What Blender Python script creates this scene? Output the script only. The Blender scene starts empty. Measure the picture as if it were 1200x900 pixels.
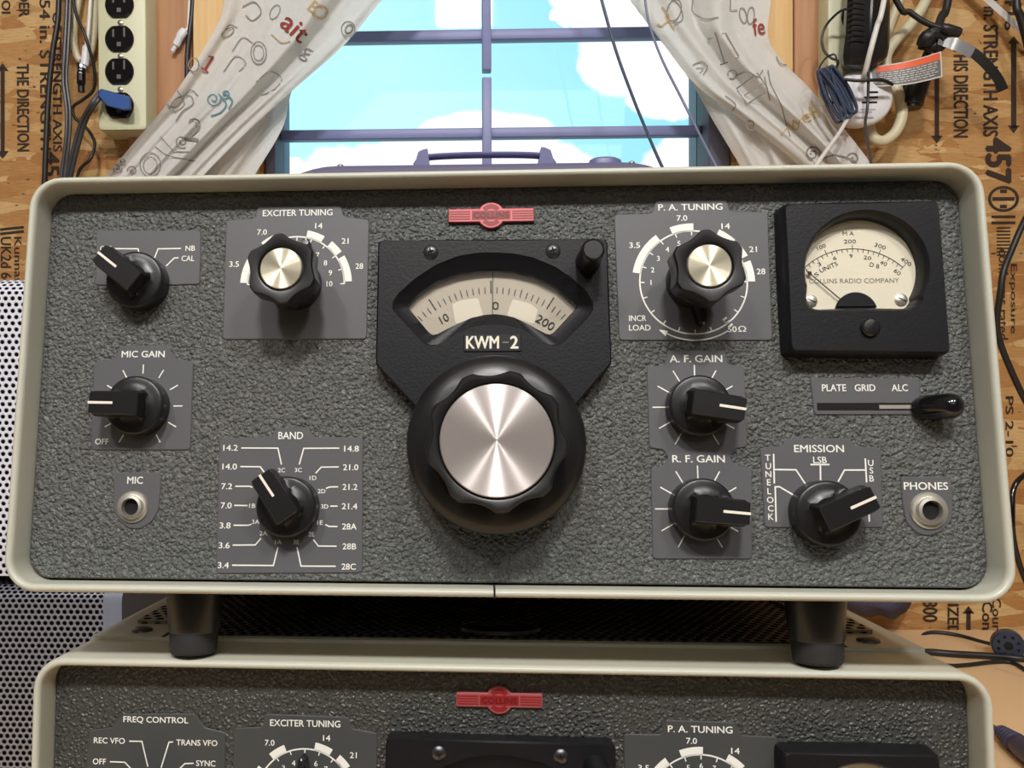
import bpy, math, random
import numpy as np
from mathutils import Matrix, Vector
random.seed(7)
PI = math.pi
D = bpy.data
scene = bpy.context.scene
COL = scene.collection

# ------------------------------------------------------------------ camera, world, lights, exposure
F_PX, PPX, PPY = 1000.0, 510.8, 442.6            # focal length and principal point for a 1200x900 frame
CAM = Vector((-0.01184, -0.33796, 0.00353))
RC = Matrix(((0.99952831, -0.00335286, -0.03052728),   # columns: camera right, down, forward in the room
             (0.03050226, -0.00727590, 0.99950822),
             (-0.00357332, -0.99996791, -0.00717020)))
cam_d = D.cameras.new('camera')
cam = D.objects.new('camera', cam_d); COL.objects.link(cam)
cam_d.sensor_width = 36.0
cam_d.lens = F_PX / 1200 * 36
cam_d.shift_x = (600 - PPX) / 1200
cam_d.shift_y = -(450 - PPY) / 1200
cam_d.clip_start = 0.01; cam_d.clip_end = 200
_r, _d, _f = (Vector((RC[0][i], RC[1][i], RC[2][i])) for i in range(3))
cam.matrix_world = Matrix(((_r[0], -_d[0], -_f[0], CAM[0]), (_r[1], -_d[1], -_f[1], CAM[1]),
                           (_r[2], -_d[2], -_f[2], CAM[2]), (0, 0, 0, 1)))
scene.camera = cam
scene.view_settings.view_transform = 'Standard'
scene.view_settings.look = 'None'
scene.view_settings.gamma = 1
scene.view_settings.use_curve_mapping = False
scene.view_settings.exposure = 0.0

def S(r, g, b):
    f = lambda c: (c / 255 / 12.92) if c / 255 <= .04045 else ((c / 255 + .055) / 1.055) ** 2.4
    return (f(r), f(g), f(b), 1.0)

SKY_STRENGTH = 1.0
def build_world():
    w = D.worlds.new('sky'); scene.world = w; w.use_nodes = True
    nt = w.node_tree; nt.nodes.clear()
    L = nt.links.new
    tc = nt.nodes.new('ShaderNodeTexCoord')
    sep = nt.nodes.new('ShaderNodeSeparateXYZ'); L(tc.outputs['Generated'], sep.inputs[0])
    def math_(op, a, b=None, clamp=False):
        m = nt.nodes.new('ShaderNodeMath'); m.operation = op; m.use_clamp = clamp
        for i, v in enumerate((a, b)):
            if v is None: continue
            if hasattr(v, 'is_output'): L(v, m.inputs[i])
            else: m.inputs[i].default_value = v
        return m.outputs[0]
    ay = math_('MAXIMUM', math_('ABSOLUTE', sep.outputs[1]), .05)
    X = math_('DIVIDE', sep.outputs[0], ay); Z = math_('DIVIDE', sep.outputs[2], ay)
    cmb = nt.nodes.new('ShaderNodeCombineXYZ'); L(X, cmb.inputs[0]); L(Z, cmb.inputs[1])
    nz = nt.nodes.new('ShaderNodeTexNoise'); nz.inputs['Scale'].default_value = 9; nz.inputs['Detail'].default_value = 6
    nz.inputs['Roughness'].default_value = .55
    L(cmb.outputs[0], nz.inputs['Vector'])
    nsep = nt.nodes.new('ShaderNodeSeparateColor'); L(nz.outputs['Color'], nsep.inputs[0])
    Xd = math_('ADD', X, math_('MULTIPLY', math_('SUBTRACT', nsep.outputs[0], .5), .075))
    Zd = math_('ADD', Z, math_('MULTIPLY', math_('SUBTRACT', nsep.outputs[1], .5), .075))
    blobs = [(575, 172, 88, 46), (455, 196, 110, 34), (655, 205, 60, 40), (330, 205, 45, 22), (745, 55, 62, 60), (705, 5, 70, 30),
             (785, 115, 50, 32), (815, 190, 70, 34), (838, 150, 35, 14), (560, 240, 400, 34), (775, 20, 60, 40), (655, 25, 18, 9)]
    acc = None
    for px, py, rx, ry in blobs:
        x0 = (px - PPX) / 1000 - .0305; z0 = (PPY - py) / 1000 - .007
        a = math_('DIVIDE', math_('SUBTRACT', Xd, x0), rx / 1000)
        b = math_('DIVIDE', math_('SUBTRACT', Zd, z0), ry / 1000)
        r = math_('SQRT', math_('ADD', math_('MULTIPLY', a, a), math_('MULTIPLY', b, b)))
        m = math_('SUBTRACT', 1.0, r)
        acc = m if acc is None else math_('MAXIMUM', acc, m)
    # broken cloud over the rest of the sky
    nz2 = nt.nodes.new('ShaderNodeTexNoise'); nz2.inputs['Scale'].default_value = 3; nz2.inputs['Detail'].default_value = 5
    L(tc.outputs['Generated'], nz2.inputs['Vector'])
    mr = nt.nodes.new('ShaderNodeMapRange'); mr.inputs[1].default_value = -.06; mr.inputs[2].default_value = .10; mr.interpolation_type = 'SMOOTHSTEP'
    L(acc, mr.inputs[0])
    grad = nt.nodes.new('ShaderNodeMapRange'); grad.inputs[1].default_value = -.05; grad.inputs[2].default_value = .35
    L(math_('ADD', X, math_('MULTIPLY', math_('SUBTRACT', Z, .3), .5)), grad.inputs[0])
    sky = nt.nodes.new('ShaderNodeMix'); sky.data_type = 'RGBA'
    sky.inputs[6].default_value = (.58, 1.08, 1.14, 1); sky.inputs[7].default_value = (.30, .86, 1.10, 1)
    L(grad.outputs[0], sky.inputs[0])
    mix = nt.nodes.new('ShaderNodeMix'); mix.data_type = 'RGBA'
    L(mr.outputs[0], mix.inputs[0]); L(sky.outputs[2], mix.inputs[6]); mix.inputs[7].default_value = (1.15, 1.13, 1.18, 1)
    bg = nt.nodes.new('ShaderNodeBackground'); bg.inputs[1].default_value = SKY_STRENGTH
    L(mix.outputs[2], bg.inputs[0])
    out = nt.nodes.new('ShaderNodeOutputWorld'); L(bg.outputs[0], out.inputs[0])
build_world()

def ceiling_lamp(name, loc, sx, sy, power, col, aim):
    l = D.lights.new(name, 'AREA'); l.shape = 'RECTANGLE'; l.size = sx; l.size_y = sy; l.energy = power; l.color = col
    o = D.objects.new(name, l); COL.objects.link(o); o.location = loc
    o.rotation_euler = (Vector(aim) - Vector(loc)).to_track_quat('-Z', 'Y').to_euler()
    return o
WARM = (1.0, .975, .94)
ceiling_lamp('ceiling_lamp_middle', (0.0, -1.25, 1.34), .20, .18, 27, WARM, (0, 0, -.1))
ceiling_lamp('ceiling_lamp_west', (-.66, -1.25, 1.34), .18, .16, 12, WARM, (0, 0, -.1))
ceiling_lamp('ceiling_lamp_east', (.66, -1.25, 1.34), .18, .16, 12, WARM, (0, 0, -.1))
ceiling_lamp('room_fill_far', (0.0, -2.4, 1.30), 1.6, .8, 8, WARM, (0, 0, -.1))  # added unseen fill light that softens the shadows

# ------------------------------------------------------------------ helpers: materials
MATS = {}
def mat(name, col, rough=.5, metal=0.0, spec=.5, coat=0.0, bump=None, aniso=None, var=None):
    """bump = (scale, distance, kind); var = (scale, amount)"""
    if name in MATS: return MATS[name]
    m = D.materials.new(name); m.use_nodes = True; MATS[name] = m
    nt = m.node_tree; b = nt.nodes['Principled BSDF']; L = nt.links.new
    b.inputs['Base Color'].default_value = col; b.inputs['Roughness'].default_value = rough
    b.inputs['Metallic'].default_value = metal; b.inputs['Specular IOR Level'].default_value = spec
    b.inputs['Coat Weight'].default_value = coat
    tc = nt.nodes.new('ShaderNodeTexCoord')
    if var:
        nz = nt.nodes.new('ShaderNodeTexNoise'); nz.inputs['Scale'].default_value = var[0]; nz.inputs['Detail'].default_value = 5
        L(tc.outputs['Object'], nz.inputs['Vector'])
        hs = nt.nodes.new('ShaderNodeMix'); hs.data_type = 'RGBA'
        hs.inputs[6].default_value = tuple(c * (1 - var[1]) for c in col[:3]) + (1,)
        hs.inputs[7].default_value = tuple(min(1, c * (1 + var[1])) for c in col[:3]) + (1,)
        L(nz.outputs[0], hs.inputs[0]); L(hs.outputs[2], b.inputs['Base Color'])
    if bump:
        sc, dist, kind = bump
        bp = nt.nodes.new('ShaderNodeBump'); bp.inputs['Strength'].default_value = 1.0; bp.inputs['Distance'].default_value = dist
        if kind == 'noise':
            t = nt.nodes.new('ShaderNodeTexNoise'); t.inputs['Scale'].default_value = sc; t.inputs['Detail'].default_value = 4
            L(tc.outputs['Object'], t.inputs['Vector']); L(t.outputs[0], bp.inputs['Height'])
        L(bp.outputs[0], b.inputs['Normal'])
    if aniso is not None:
        b.inputs['Anisotropic'].default_value = aniso
        tg = nt.nodes.new('ShaderNodeTangent'); tg.direction_type = 'RADIAL'; tg.axis = 'Z'
        L(tg.outputs[0], b.inputs['Tangent']); b.inputs['Anisotropic Rotation'].default_value = .25
    return m

def crinkle_mat(name='charcoal_crinkle_paint', col=S(95, 97, 95), rough=.40, pebbles=False):
    m = mat(name, col, rough, spec=.55)
    nt = m.node_tree; L = nt.links.new; b = nt.nodes['Principled BSDF']
    tc = nt.nodes.new('ShaderNodeTexCoord')
    nz = nt.nodes.new('ShaderNodeTexNoise'); nz.inputs['Scale'].default_value = 420; nz.inputs['Detail'].default_value = 1.5
    L(tc.outputs['Object'], nz.inputs['Vector'])
    mp = nt.nodes.new('ShaderNodeMix'); mp.data_type = 'VECTOR'; mp.inputs[0].default_value = .0018
    L(tc.outputs['Object'], mp.inputs[4]); L(nz.outputs['Color'], mp.inputs[5])
    vo = nt.nodes.new('ShaderNodeTexVoronoi'); vo.feature = 'SMOOTH_F1'; vo.inputs['Scale'].default_value = 620
    vo.inputs['Smoothness'].default_value = .6
    L(mp.outputs[1], vo.inputs['Vector'])
    nz2 = nt.nodes.new('ShaderNodeTexNoise'); nz2.inputs['Scale'].default_value = 560; nz2.inputs['Detail'].default_value = 2
    nz2.inputs['Distortion'].default_value = 1.2
    L(tc.outputs['Object'], nz2.inputs['Vector'])
    ad = nt.nodes.new('ShaderNodeMath'); ad.operation = 'SUBTRACT'
    L(nz2.outputs[0], ad.inputs[0]); L(vo.outputs['Distance'], ad.inputs[1])
    bp = nt.nodes.new('ShaderNodeBump'); bp.inputs['Strength'].default_value = 1; bp.inputs['Distance'].default_value = .0016
    if pebbles:
        vo.inputs['Scale'].default_value = 640; bp.inputs['Distance'].default_value = .0012
        mr = nt.nodes.new('ShaderNodeMapRange'); mr.inputs[1].default_value = .18; mr.inputs[2].default_value = .62; mr.inputs[3].default_value = 1; mr.inputs[4].default_value = 0; mr.interpolation_type = 'SMOOTHSTEP'
        L(vo.outputs['Distance'], mr.inputs[0]); sq = nt.nodes.new('ShaderNodeMath'); sq.operation = 'MULTIPLY'; L(mr.outputs[0], sq.inputs[0]); L(nz2.outputs[0], sq.inputs[1]); ad = sq
    L(ad.outputs[0], bp.inputs['Height']); L(bp.outputs[0], b.inputs['Normal'])
    return m

def perforated_mat(name, col, pitch, hole, rough=.45, metal=0.0, plane='XZ', holecol=(.004, .004, .006, 1)):
    """staggered round holes, drawn with object coordinates (metres)"""
    m = mat(name, col, rough, metal)
    nt = m.node_tree; L = nt.links.new; b = nt.nodes['Principled BSDF']
    tc = nt.nodes.new('ShaderNodeTexCoord'); sp = nt.nodes.new('ShaderNodeSeparateXYZ'); L(tc.outputs['Object'], sp.inputs[0])
    def mt(op, a, c=None):
        q = nt.nodes.new('ShaderNodeMath'); q.operation = op
        for i, v in enumerate((a, c)):
            if v is None: continue
            if hasattr(v, 'is_output'): L(v, q.inputs[i])
            else: q.inputs[i].default_value = v
        return q.outputs[0]
    A, B = {'XZ': (sp.outputs[0], sp.outputs[2]), 'XY': (sp.outputs[0], sp.outputs[1])}[plane]
    if plane == 'XZ':   # wraps over the rounded top edge: use height minus depth as the running length
        B = mt('SUBTRACT', B, mt('MULTIPLY', sp.outputs[1], -1.0))
    rowh = pitch * .866
    def lattice(da, db):
        a = mt('SUBTRACT', mt('MULTIPLY', mt('FRACT', mt('DIVIDE', mt('ADD', A, da), pitch)), pitch), pitch / 2)
        c = mt('SUBTRACT', mt('MULTIPLY', mt('FRACT', mt('DIVIDE', mt('ADD', B, db), rowh * 2)), rowh * 2), rowh)
        return mt('SQRT', mt('ADD', mt('MULTIPLY', a, a), mt('MULTIPLY', c, c)))
    dist = mt('MINIMUM', lattice(0, 0), lattice(pitch / 2, rowh))
    mr = nt.nodes.new('ShaderNodeMapRange'); mr.inputs[1].default_value = hole * .92; mr.inputs[2].default_value = hole * 1.08
    L(dist, mr.inputs[0])
    mx = nt.nodes.new('ShaderNodeMix'); mx.data_type = 'RGBA'; mx.inputs[6].default_value = holecol; mx.inputs[7].default_value = col
    L(mr.outputs[0], mx.inputs[0]); L(mx.outputs[2], b.inputs['Base Color'])
    sm = nt.nodes.new('ShaderNodeMapRange'); sm.inputs[1].default_value = hole * .8; sm.inputs[2].default_value = hole * 1.35
    L(dist, sm.inputs[0])
    bp = nt.nodes.new('ShaderNodeBump'); bp.inputs['Distance'].default_value = .0012; L(sm.outputs[0], bp.inputs['Height']); L(bp.outputs[0], b.inputs['Normal'])
    sl = nt.nodes.new('ShaderNodeMath'); sl.operation = 'MULTIPLY'; sl.inputs[1].default_value = .5; L(mr.outputs[0], sl.inputs[0]); L(sl.outputs[0], b.inputs['Specular IOR Level'])
    return m

def osb_mat():
    m = mat('oriented_strand_board', S(205, 155, 95), .6, spec=.3)
    nt = m.node_tree; L = nt.links.new; b = nt.nodes['Principled BSDF']
    tc = nt.nodes.new('ShaderNodeTexCoord')
    prev = None
    layers = [(20, 3.4, 44, 0), (-25, 3.0, 60, 3), (72, 3.2, 52, 7), (-62, 3.0, 78, 11), (48, 3.6, 66, 17), (95, 3.4, 84, 23), (-8, 3.8, 70, 29)]
    for i, (ang, st, sc, off) in enumerate(layers):
        mp = nt.nodes.new('ShaderNodeMapping'); mp.inputs['Rotation'].default_value = (0, math.radians(ang), 0)
        mp.inputs['Scale'].default_value = (sc / st, sc, sc); mp.inputs['Location'].default_value = (off, 0, off * 1.7)
        L(tc.outputs['Object'], mp.inputs['Vector'])
        wob = nt.nodes.new('ShaderNodeTexNoise'); wob.inputs['Scale'].default_value = 1.3; wob.inputs['Detail'].default_value = 6; wob.inputs['Roughness'].default_value = .7
        L(mp.outputs[0], wob.inputs['Vector'])
        mixv = nt.nodes.new('ShaderNodeMix'); mixv.data_type = 'VECTOR'; mixv.inputs[0].default_value = .30
        L(mp.outputs[0], mixv.inputs[4]); L(wob.outputs['Color'], mixv.inputs[5])
        vo = nt.nodes.new('ShaderNodeTexVoronoi'); vo.inputs['Scale'].default_value = 1.0; L(mixv.outputs[1], vo.inputs['Vector'])
        sc_ = nt.nodes.new('ShaderNodeSeparateColor'); L(vo.outputs['Color'], sc_.inputs[0])
        ramp = nt.nodes.new('ShaderNodeValToRGB'); e = ramp.color_ramp
        e.elements[0].position = 0; e.elements[0].color = S(186, 130, 74)
        e.elements[1].position = 1; e.elements[1].color = S(234, 196, 138)
        q = e.elements.new(.18); q.color = S(196, 142, 84)
        q = e.elements.new(.55); q.color = S(212, 164, 104)
        L(sc_.outputs[0], ramp.inputs[0])
        # fine grain along the strand
        gr = nt.nodes.new('ShaderNodeTexNoise'); gr.inputs['Scale'].default_value = 1; gr.inputs['Detail'].default_value = 4
        gm = nt.nodes.new('ShaderNodeMapping'); gm.inputs['Rotation'].default_value = (0, math.radians(ang), 0); gm.inputs['Scale'].default_value = (70, 300, 620)
        L(tc.outputs['Object'], gm.inputs['Vector']); L(gm.outputs[0], gr.inputs['Vector'])
        gx = nt.nodes.new('ShaderNodeMix'); gx.data_type = 'RGBA'; gx.blend_type = 'MULTIPLY'; gx.inputs[0].default_value = .55
        L(ramp.outputs[0], gx.inputs[6]); L(gr.outputs[0], gx.inputs[7])
        # the strand keeps its colour only where a second random value is high
        if prev is None: prev = gx.outputs[2]
        else:
            gt = nt.nodes.new('ShaderNodeMath'); gt.operation = 'GREATER_THAN'; gt.inputs[1].default_value = .60
            L(sc_.outputs[1], gt.inputs[0])
            mx = nt.nodes.new('ShaderNodeMix'); mx.data_type = 'RGBA'; L(gt.outputs[0], mx.inputs[0]); L(prev, mx.inputs[6]); L(gx.outputs[2], mx.inputs[7]); prev = mx.outputs[2]
    # dark bark flecks
    fm = nt.nodes.new('ShaderNodeMapping'); fm.inputs['Rotation'].default_value = (0, .5, 0); fm.inputs['Scale'].default_value = (60, 60, 170)
    L(tc.outputs['Object'], fm.inputs['Vector'])
    fn = nt.nodes.new('ShaderNodeTexNoise'); fn.inputs['Scale'].default_value = 1.2; fn.inputs['Detail'].default_value = 2; L(fm.outputs[0], fn.inputs['Vector'])
    fr = nt.nodes.new('ShaderNodeMapRange'); fr.inputs[1].default_value = .70; fr.inputs[2].default_value = .76; L(fn.outputs[0], fr.inputs[0])
    fx = nt.nodes.new('ShaderNodeMix'); fx.data_type = 'RGBA'; L(fr.outputs[0], fx.inputs[0]); L(prev, fx.inputs[6]); fx.inputs[7].default_value = S(92, 58, 34)
    L(fx.outputs[2], b.inputs['Base Color'])
    bw = nt.nodes.new('ShaderNodeRGBToBW'); L(fx.outputs[2], bw.inputs[0])
    bp = nt.nodes.new('ShaderNodeBump'); bp.inputs['Distance'].default_value = .003; bp.inputs['Strength'].default_value = .6
    L(bw.outputs[0], bp.inputs['Height']); L(bp.outputs[0], b.inputs['Normal'])
    return m

def wood_mat(name, a, c, scale=(60, 60, 2.2)):
    m = mat(name, a, .55, spec=.3)
    nt = m.node_tree; L = nt.links.new; b = nt.nodes['Principled BSDF']
    tc = nt.nodes.new('ShaderNodeTexCoord'); mp = nt.nodes.new('ShaderNodeMapping'); mp.inputs['Scale'].default_value = scale
    L(tc.outputs['Object'], mp.inputs['Vector'])
    n = nt.nodes.new('ShaderNodeTexNoise'); n.inputs['Scale'].default_value = 1; n.inputs['Detail'].default_value = 5; n.inputs['Distortion'].default_value = .6
    L(mp.outputs[0], n.inputs['Vector'])
    r = nt.nodes.new('ShaderNodeValToRGB'); r.color_ramp.elements[0].color = c; r.color_ramp.elements[1].color = a
    r.color_ramp.elements[0].position = .3; r.color_ramp.elements[1].position = .62
    L(n.outputs[0], r.inputs[0]); L(r.outputs[0], b.inputs['Base Color'])
    return m

def cloth_mat(name, col, trans):
    m = D.materials.new(name); m.use_nodes = True; nt = m.node_tree; nt.nodes.clear(); L = nt.links.new
    d = nt.nodes.new('ShaderNodeBsdfDiffuse'); d.inputs[0].default_value = col
    t = nt.nodes.new('ShaderNodeBsdfTranslucent'); t.inputs[0].default_value = col
    tc = nt.nodes.new('ShaderNodeTexCoord')
    w = nt.nodes.new('ShaderNodeTexNoise'); w.inputs['Scale'].default_value = 900; L(tc.outputs['Object'], w.inputs['Vector'])
    w2 = nt.nodes.new('ShaderNodeTexNoise'); w2.inputs['Scale'].default_value = 25; w2.inputs['Detail'].default_value = 3; L(tc.outputs['Object'], w2.inputs['Vector'])
    ad = nt.nodes.new('ShaderNodeMath'); ad.operation = 'MULTIPLY_ADD'; ad.inputs[1].default_value = 6; L(w2.outputs[0], ad.inputs[0]); L(w.outputs[0], ad.inputs[2])
    bp = nt.nodes.new('ShaderNodeBump'); bp.inputs['Distance'].default_value = .0009; L(ad.outputs[0], bp.inputs['Height'])
    L(bp.outputs[0], d.inputs['Normal'])
    mx = nt.nodes.new('ShaderNodeMixShader'); mx.inputs[0].default_value = trans; L(d.outputs[0], mx.inputs[1]); L(t.outputs[0], mx.inputs[2])
    o = nt.nodes.new('ShaderNodeOutputMaterial'); L(mx.outputs[0], o.inputs[0])
    return m

def glass_mat(name, refl, tint=(1, 1, 1, 1)):
    m = D.materials.new(name); m.use_nodes = True; nt = m.node_tree; nt.nodes.clear(); L = nt.links.new
    t = nt.nodes.new('ShaderNodeBsdfTransparent'); t.inputs[0].default_value = tint
    g = nt.nodes.new('ShaderNodeBsdfGlossy'); g.inputs['Roughness'].default_value = .02
    fr = nt.nodes.new('ShaderNodeFresnel'); fr.inputs[0].default_value = 1.45
    ml = nt.nodes.new('ShaderNodeMath'); ml.operation = 'MULTIPLY'; ml.inputs[1].default_value = refl; L(fr.outputs[0], ml.inputs[0])
    mx = nt.nodes.new('ShaderNodeMixShader'); L(ml.outputs[0], mx.inputs[0]); L(t.outputs[0], mx.inputs[1]); L(g.outputs[0], mx.inputs[2])
    o = nt.nodes.new('ShaderNodeOutputMaterial'); L(mx.outputs[0], o.inputs[0])
    return m

# ------------------------------------------------------------------ helpers: geometry
MW = {}
class G:
    """collects geometry; build() links it as ONE mesh object"""
    def __init__(s): s.v = []; s.f = []; s.mi = []; s.cur = 0; s.xf = None
    def add(s, vs, fs):
        o = len(s.v)
        for p in vs:
            p = Vector(p)
            s.v.append(s.xf @ p if s.xf else p)
        for f in fs: s.f.append([o + i for i in f]); s.mi.append(s.cur)
    def loft(s, loops, cap0=False, cap1=True, closed=True):
        n = len(loops[0]); vs = [p for l in loops for p in l]; fs = []
        for k in range(len(loops) - 1):
            for i in range(n if closed else n - 1):
                j = (i + 1) % n
                fs.append([k * n + i, k * n + j, (k + 1) * n + j, (k + 1) * n + i])
        if cap0: fs.append(list(range(n))[::-1])
        if cap1: fs.append([(len(loops) - 1) * n + i for i in range(n)])
        s.add(vs, fs)
    def box(s, a, b, bev=0.0):
        (x0, y0, z0), (x1, y1, z1) = a, b
        e = bev
        if e <= 0:
            s.loft([[(x0, y0, z0), (x1, y0, z0), (x1, y1, z0), (x0, y1, z0)], [(x0, y0, z1), (x1, y0, z1), (x1, y1, z1), (x0, y1, z1)]], True, True)
        else:
            def rr(i, z): return [(px, py, z) for px, py in rrect(x0 + i, y0 + i, x1 - i, y1 - i, max(1e-5, e * 1.5 - i), 3)]
            s.loft([rr(e, z0), rr(e * .3, z0 + e * .3), rr(0, z0 + e), rr(0, z1 - e), rr(e * .3, z1 - e * .3), rr(e, z1)], True, True)
    def tube(s, pts, r, n=8, smooth=True, flat=None):
        pts = [Vector(p) for p in pts]
        if smooth and len(pts) > 2: pts = catmull(pts)
        rs = r if isinstance(r, (list, tuple)) else None
        T = []
        for i in range(len(pts)):
            a = pts[max(0, i - 1)]; b = pts[min(len(pts) - 1, i + 1)]; T.append((b - a).normalized())
        up = Vector((0, 1, 0)) if abs(T[0].y) < .9 else Vector((1, 0, 0))
        loops = []
        for i, p in enumerate(pts):
            t = T[i]; nrm = (up - t * up.dot(t)).normalized(); bn = t.cross(nrm); up = nrm
            if rs: q = rs[0] + (rs[-1] - rs[0]) * i / max(1, len(pts) - 1) if len(rs) == 2 else rs[min(len(rs) - 1, int(i / max(1, len(pts) - 1) * (len(rs) - 1) + .5))]
            else: q = r
            fl = flat or 1.0
            loops.append([p + (nrm * math.cos(2 * PI * k / n) * fl + bn * math.sin(2 * PI * k / n)) * q for k in range(n)])
        s.loft(loops, True, True)
    def lathe(s, prof, c=(0, 0), n=48, cap0=False, cap1=True):
        s.loft([[(c[0] + r * math.cos(2 * PI * k / n), c[1] + r * math.sin(2 * PI * k / n), w) for k in range(n)] for r, w in prof], cap0, cap1)
    def build(s, name, m, parent=None, local=False, smooth=True, ang=35):
        me = D.meshes.new(name)
        vs = s.v
        o = D.objects.new(name, me)
        if parent is not None:
            M = MW[parent.name]; MW[o.name] = M; o.parent = parent
            if not local: I = M.inverted(); vs = [I @ p for p in vs]
        else:
            if not local:
                xs = [p.x for p in vs]; ys = [p.y for p in vs]; zs = [p.z for p in vs]
                loc = Vector(((min(xs) + max(xs)) / 2, (min(ys) + max(ys)) / 2, min(zs)))
                o.location = loc; vs = [p - loc for p in vs]; MW[o.name] = Matrix.Translation(loc)
        me.from_pydata([tuple(p) for p in vs], [], s.f)
        ms = m if isinstance(m, (list, tuple)) else [m]
        for q in ms: me.materials.append(q)
        if len(ms) > 1: me.polygons.foreach_set('material_index', s.mi)
        me.update()
        import bmesh
        bm = bmesh.new(); bm.from_mesh(me)
        if getattr(s, 'fixn', True): bmesh.ops.recalc_face_normals(bm, faces=bm.faces)
        bm.to_mesh(me); bm.free()
        if smooth:
            me.shade_smooth(); me.set_sharp_from_angle(angle=math.radians(ang))
        COL.objects.link(o)
        return o

def catmull(P, k=6):
    out = []
    Q = [P[0] * 2 - P[1]] + list(P) + [P[-1] * 2 - P[-2]]
    for i in range(1, len(Q) - 2):
        a, b, c, d = Q[i - 1], Q[i], Q[i + 1], Q[i + 2]
        for j in range(k):
            t = j / k
            out.append(.5 * ((2 * b) + (c - a) * t + (2 * a - 5 * b + 4 * c - d) * t * t + (3 * b - a - 3 * c + d) * t ** 3))
    out.append(P[-1]); return out

def rrect(x0, y0, x1, y1, r, n=6):
    o = []
    for cx, cy, a0 in ((x1 - r, y0 + r, -90), (x1 - r, y1 - r, 0), (x0 + r, y1 - r, 90), (x0 + r, y0 + r, 180)):
        for k in range(n + 1):
            a = math.radians(a0 + 90 * k / n); o.append((cx + r * math.cos(a), cy + r * math.sin(a)))
    return o

def roundpoly(P, r, n=5):
    o = []; m = len(P)
    for i in range(m):
        a, b, c = (Vector(P[(i + k) % m][:2]) for k in (-1, 0, 1))
        rr = r[i] if isinstance(r, (list, tuple)) else r
        d1 = (a - b); d2 = (c - b); l1, l2 = d1.length, d2.length
        d1.normalize(); d2.normalize()
        cosa = max(-1, min(1, d1.dot(d2))); half = math.acos(cosa) / 2
        if rr <= 0 or half > PI / 2 - .02: o.append((b.x, b.y)); continue
        t = min(rr / math.tan(half), l1 * .48, l2 * .48)
        p1, p2 = b + d1 * t, b + d2 * t
        for k in range(n + 1):
            u = k / n; q = p1 * (1 - u) ** 2 + b * 2 * u * (1 - u) + p2 * u * u; o.append((q.x, q.y))
    return o

def ccw(P):
    a = sum(P[i][0] * P[(i + 1) % len(P)][1] - P[(i + 1) % len(P)][0] * P[i][1] for i in range(len(P)))
    return list(P) if a > 0 else list(P)[::-1]

def offset_poly(P, d):
    """move every edge outwards by d (P counter-clockwise)"""
    o = []; n = len(P)
    for i in range(n):
        a, b, c = Vector(P[i - 1]), Vector(P[i]), Vector(P[(i + 1) % n])
        e1 = (b - a); e2 = (c - b)
        if e1.length < 1e-9: e1 = e2
        if e2.length < 1e-9: e2 = e1
        n1 = Vector((e1.y, -e1.x)).normalized(); n2 = Vector((e2.y, -e2.x)).normalized()
        nn = (n1 + n2); nn = nn.normalized() if nn.length > 1e-6 else n1
        k = d / max(.5, nn.dot(n1)); q = b + nn * k; o.append((q.x, q.y))
    return o

def star(P, c, n=160):
    """resample an outline by n rays from c"""
    o = []; m = len(P)
    for k in range(n):
        a = 2 * PI * k / n; dx, dy = math.cos(a), math.sin(a); best = 0
        for i in range(m):
            x1, y1 = P[i][0] - c[0], P[i][1] - c[1]; x2, y2 = P[(i + 1) % m][0] - c[0], P[(i + 1) % m][1] - c[1]
            ex, ey = x2 - x1, y2 - y1; det = dx * (-ey) + ex * dy
            if abs(det) < 1e-15: continue
            t = (x1 * (-ey) + ex * y1) / det; u = (dx * y1 - dy * x1) / det
            if t > best and -1e-9 <= u <= 1 + 1e-9: best = t
        o.append((c[0] + dx * best, c[1] + dy * best))
    return o

def at_w(P, w): return [(x, y, w) for x, y in P]

def plate(g, P, w0, w1, bev=.0003):
    P = ccw(P); Q = offset_poly(P, -bev)
    g.loft([at_w(P, w0), at_w(P, w1 - bev), at_w(Q, w1)], False, True)

def stroke(g, pts, wd, z):
    """flat painted line along 2-D points with mitred joints"""
    P = [Vector(p) for p in pts]; n = len(P); Lf, Rt = [], []
    for i in range(n):
        d1 = (P[i] - P[i - 1]).normalized() if i > 0 else (P[1] - P[0]).normalized()
        d2 = (P[i + 1] - P[i]).normalized() if i < n - 1 else d1
        n1 = Vector((-d1.y, d1.x)); n2 = Vector((-d2.y, d2.x)); m = (n1 + n2).normalized(); k = wd / 2 / max(.4, m.dot(n1))
        Lf.append(P[i] + m * k); Rt.append(P[i] - m * k)
    vs = [(p.x, p.y, z) for p in Lf] + [(p.x, p.y, z) for p in Rt]
    g.add(vs, [[i, n + i, n + i + 1, i + 1] for i in range(n - 1)])

def arcband(g, c, r0, r1, a0, a1, z, n=None):
    n = n or max(2, int(abs(a1 - a0) / 4)); vs = []
    for i in range(n + 1):
        a = math.radians(a0 + (a1 - a0) * i / n)
        vs += [(c[0] + r0 * math.cos(a), c[1] + r0 * math.sin(a), z), (c[0] + r1 * math.cos(a), c[1] + r1 * math.sin(a), z)]
    g.add(vs, [[2 * i, 2 * i + 1, 2 * i + 3, 2 * i + 2] for i in range(n)])

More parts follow.
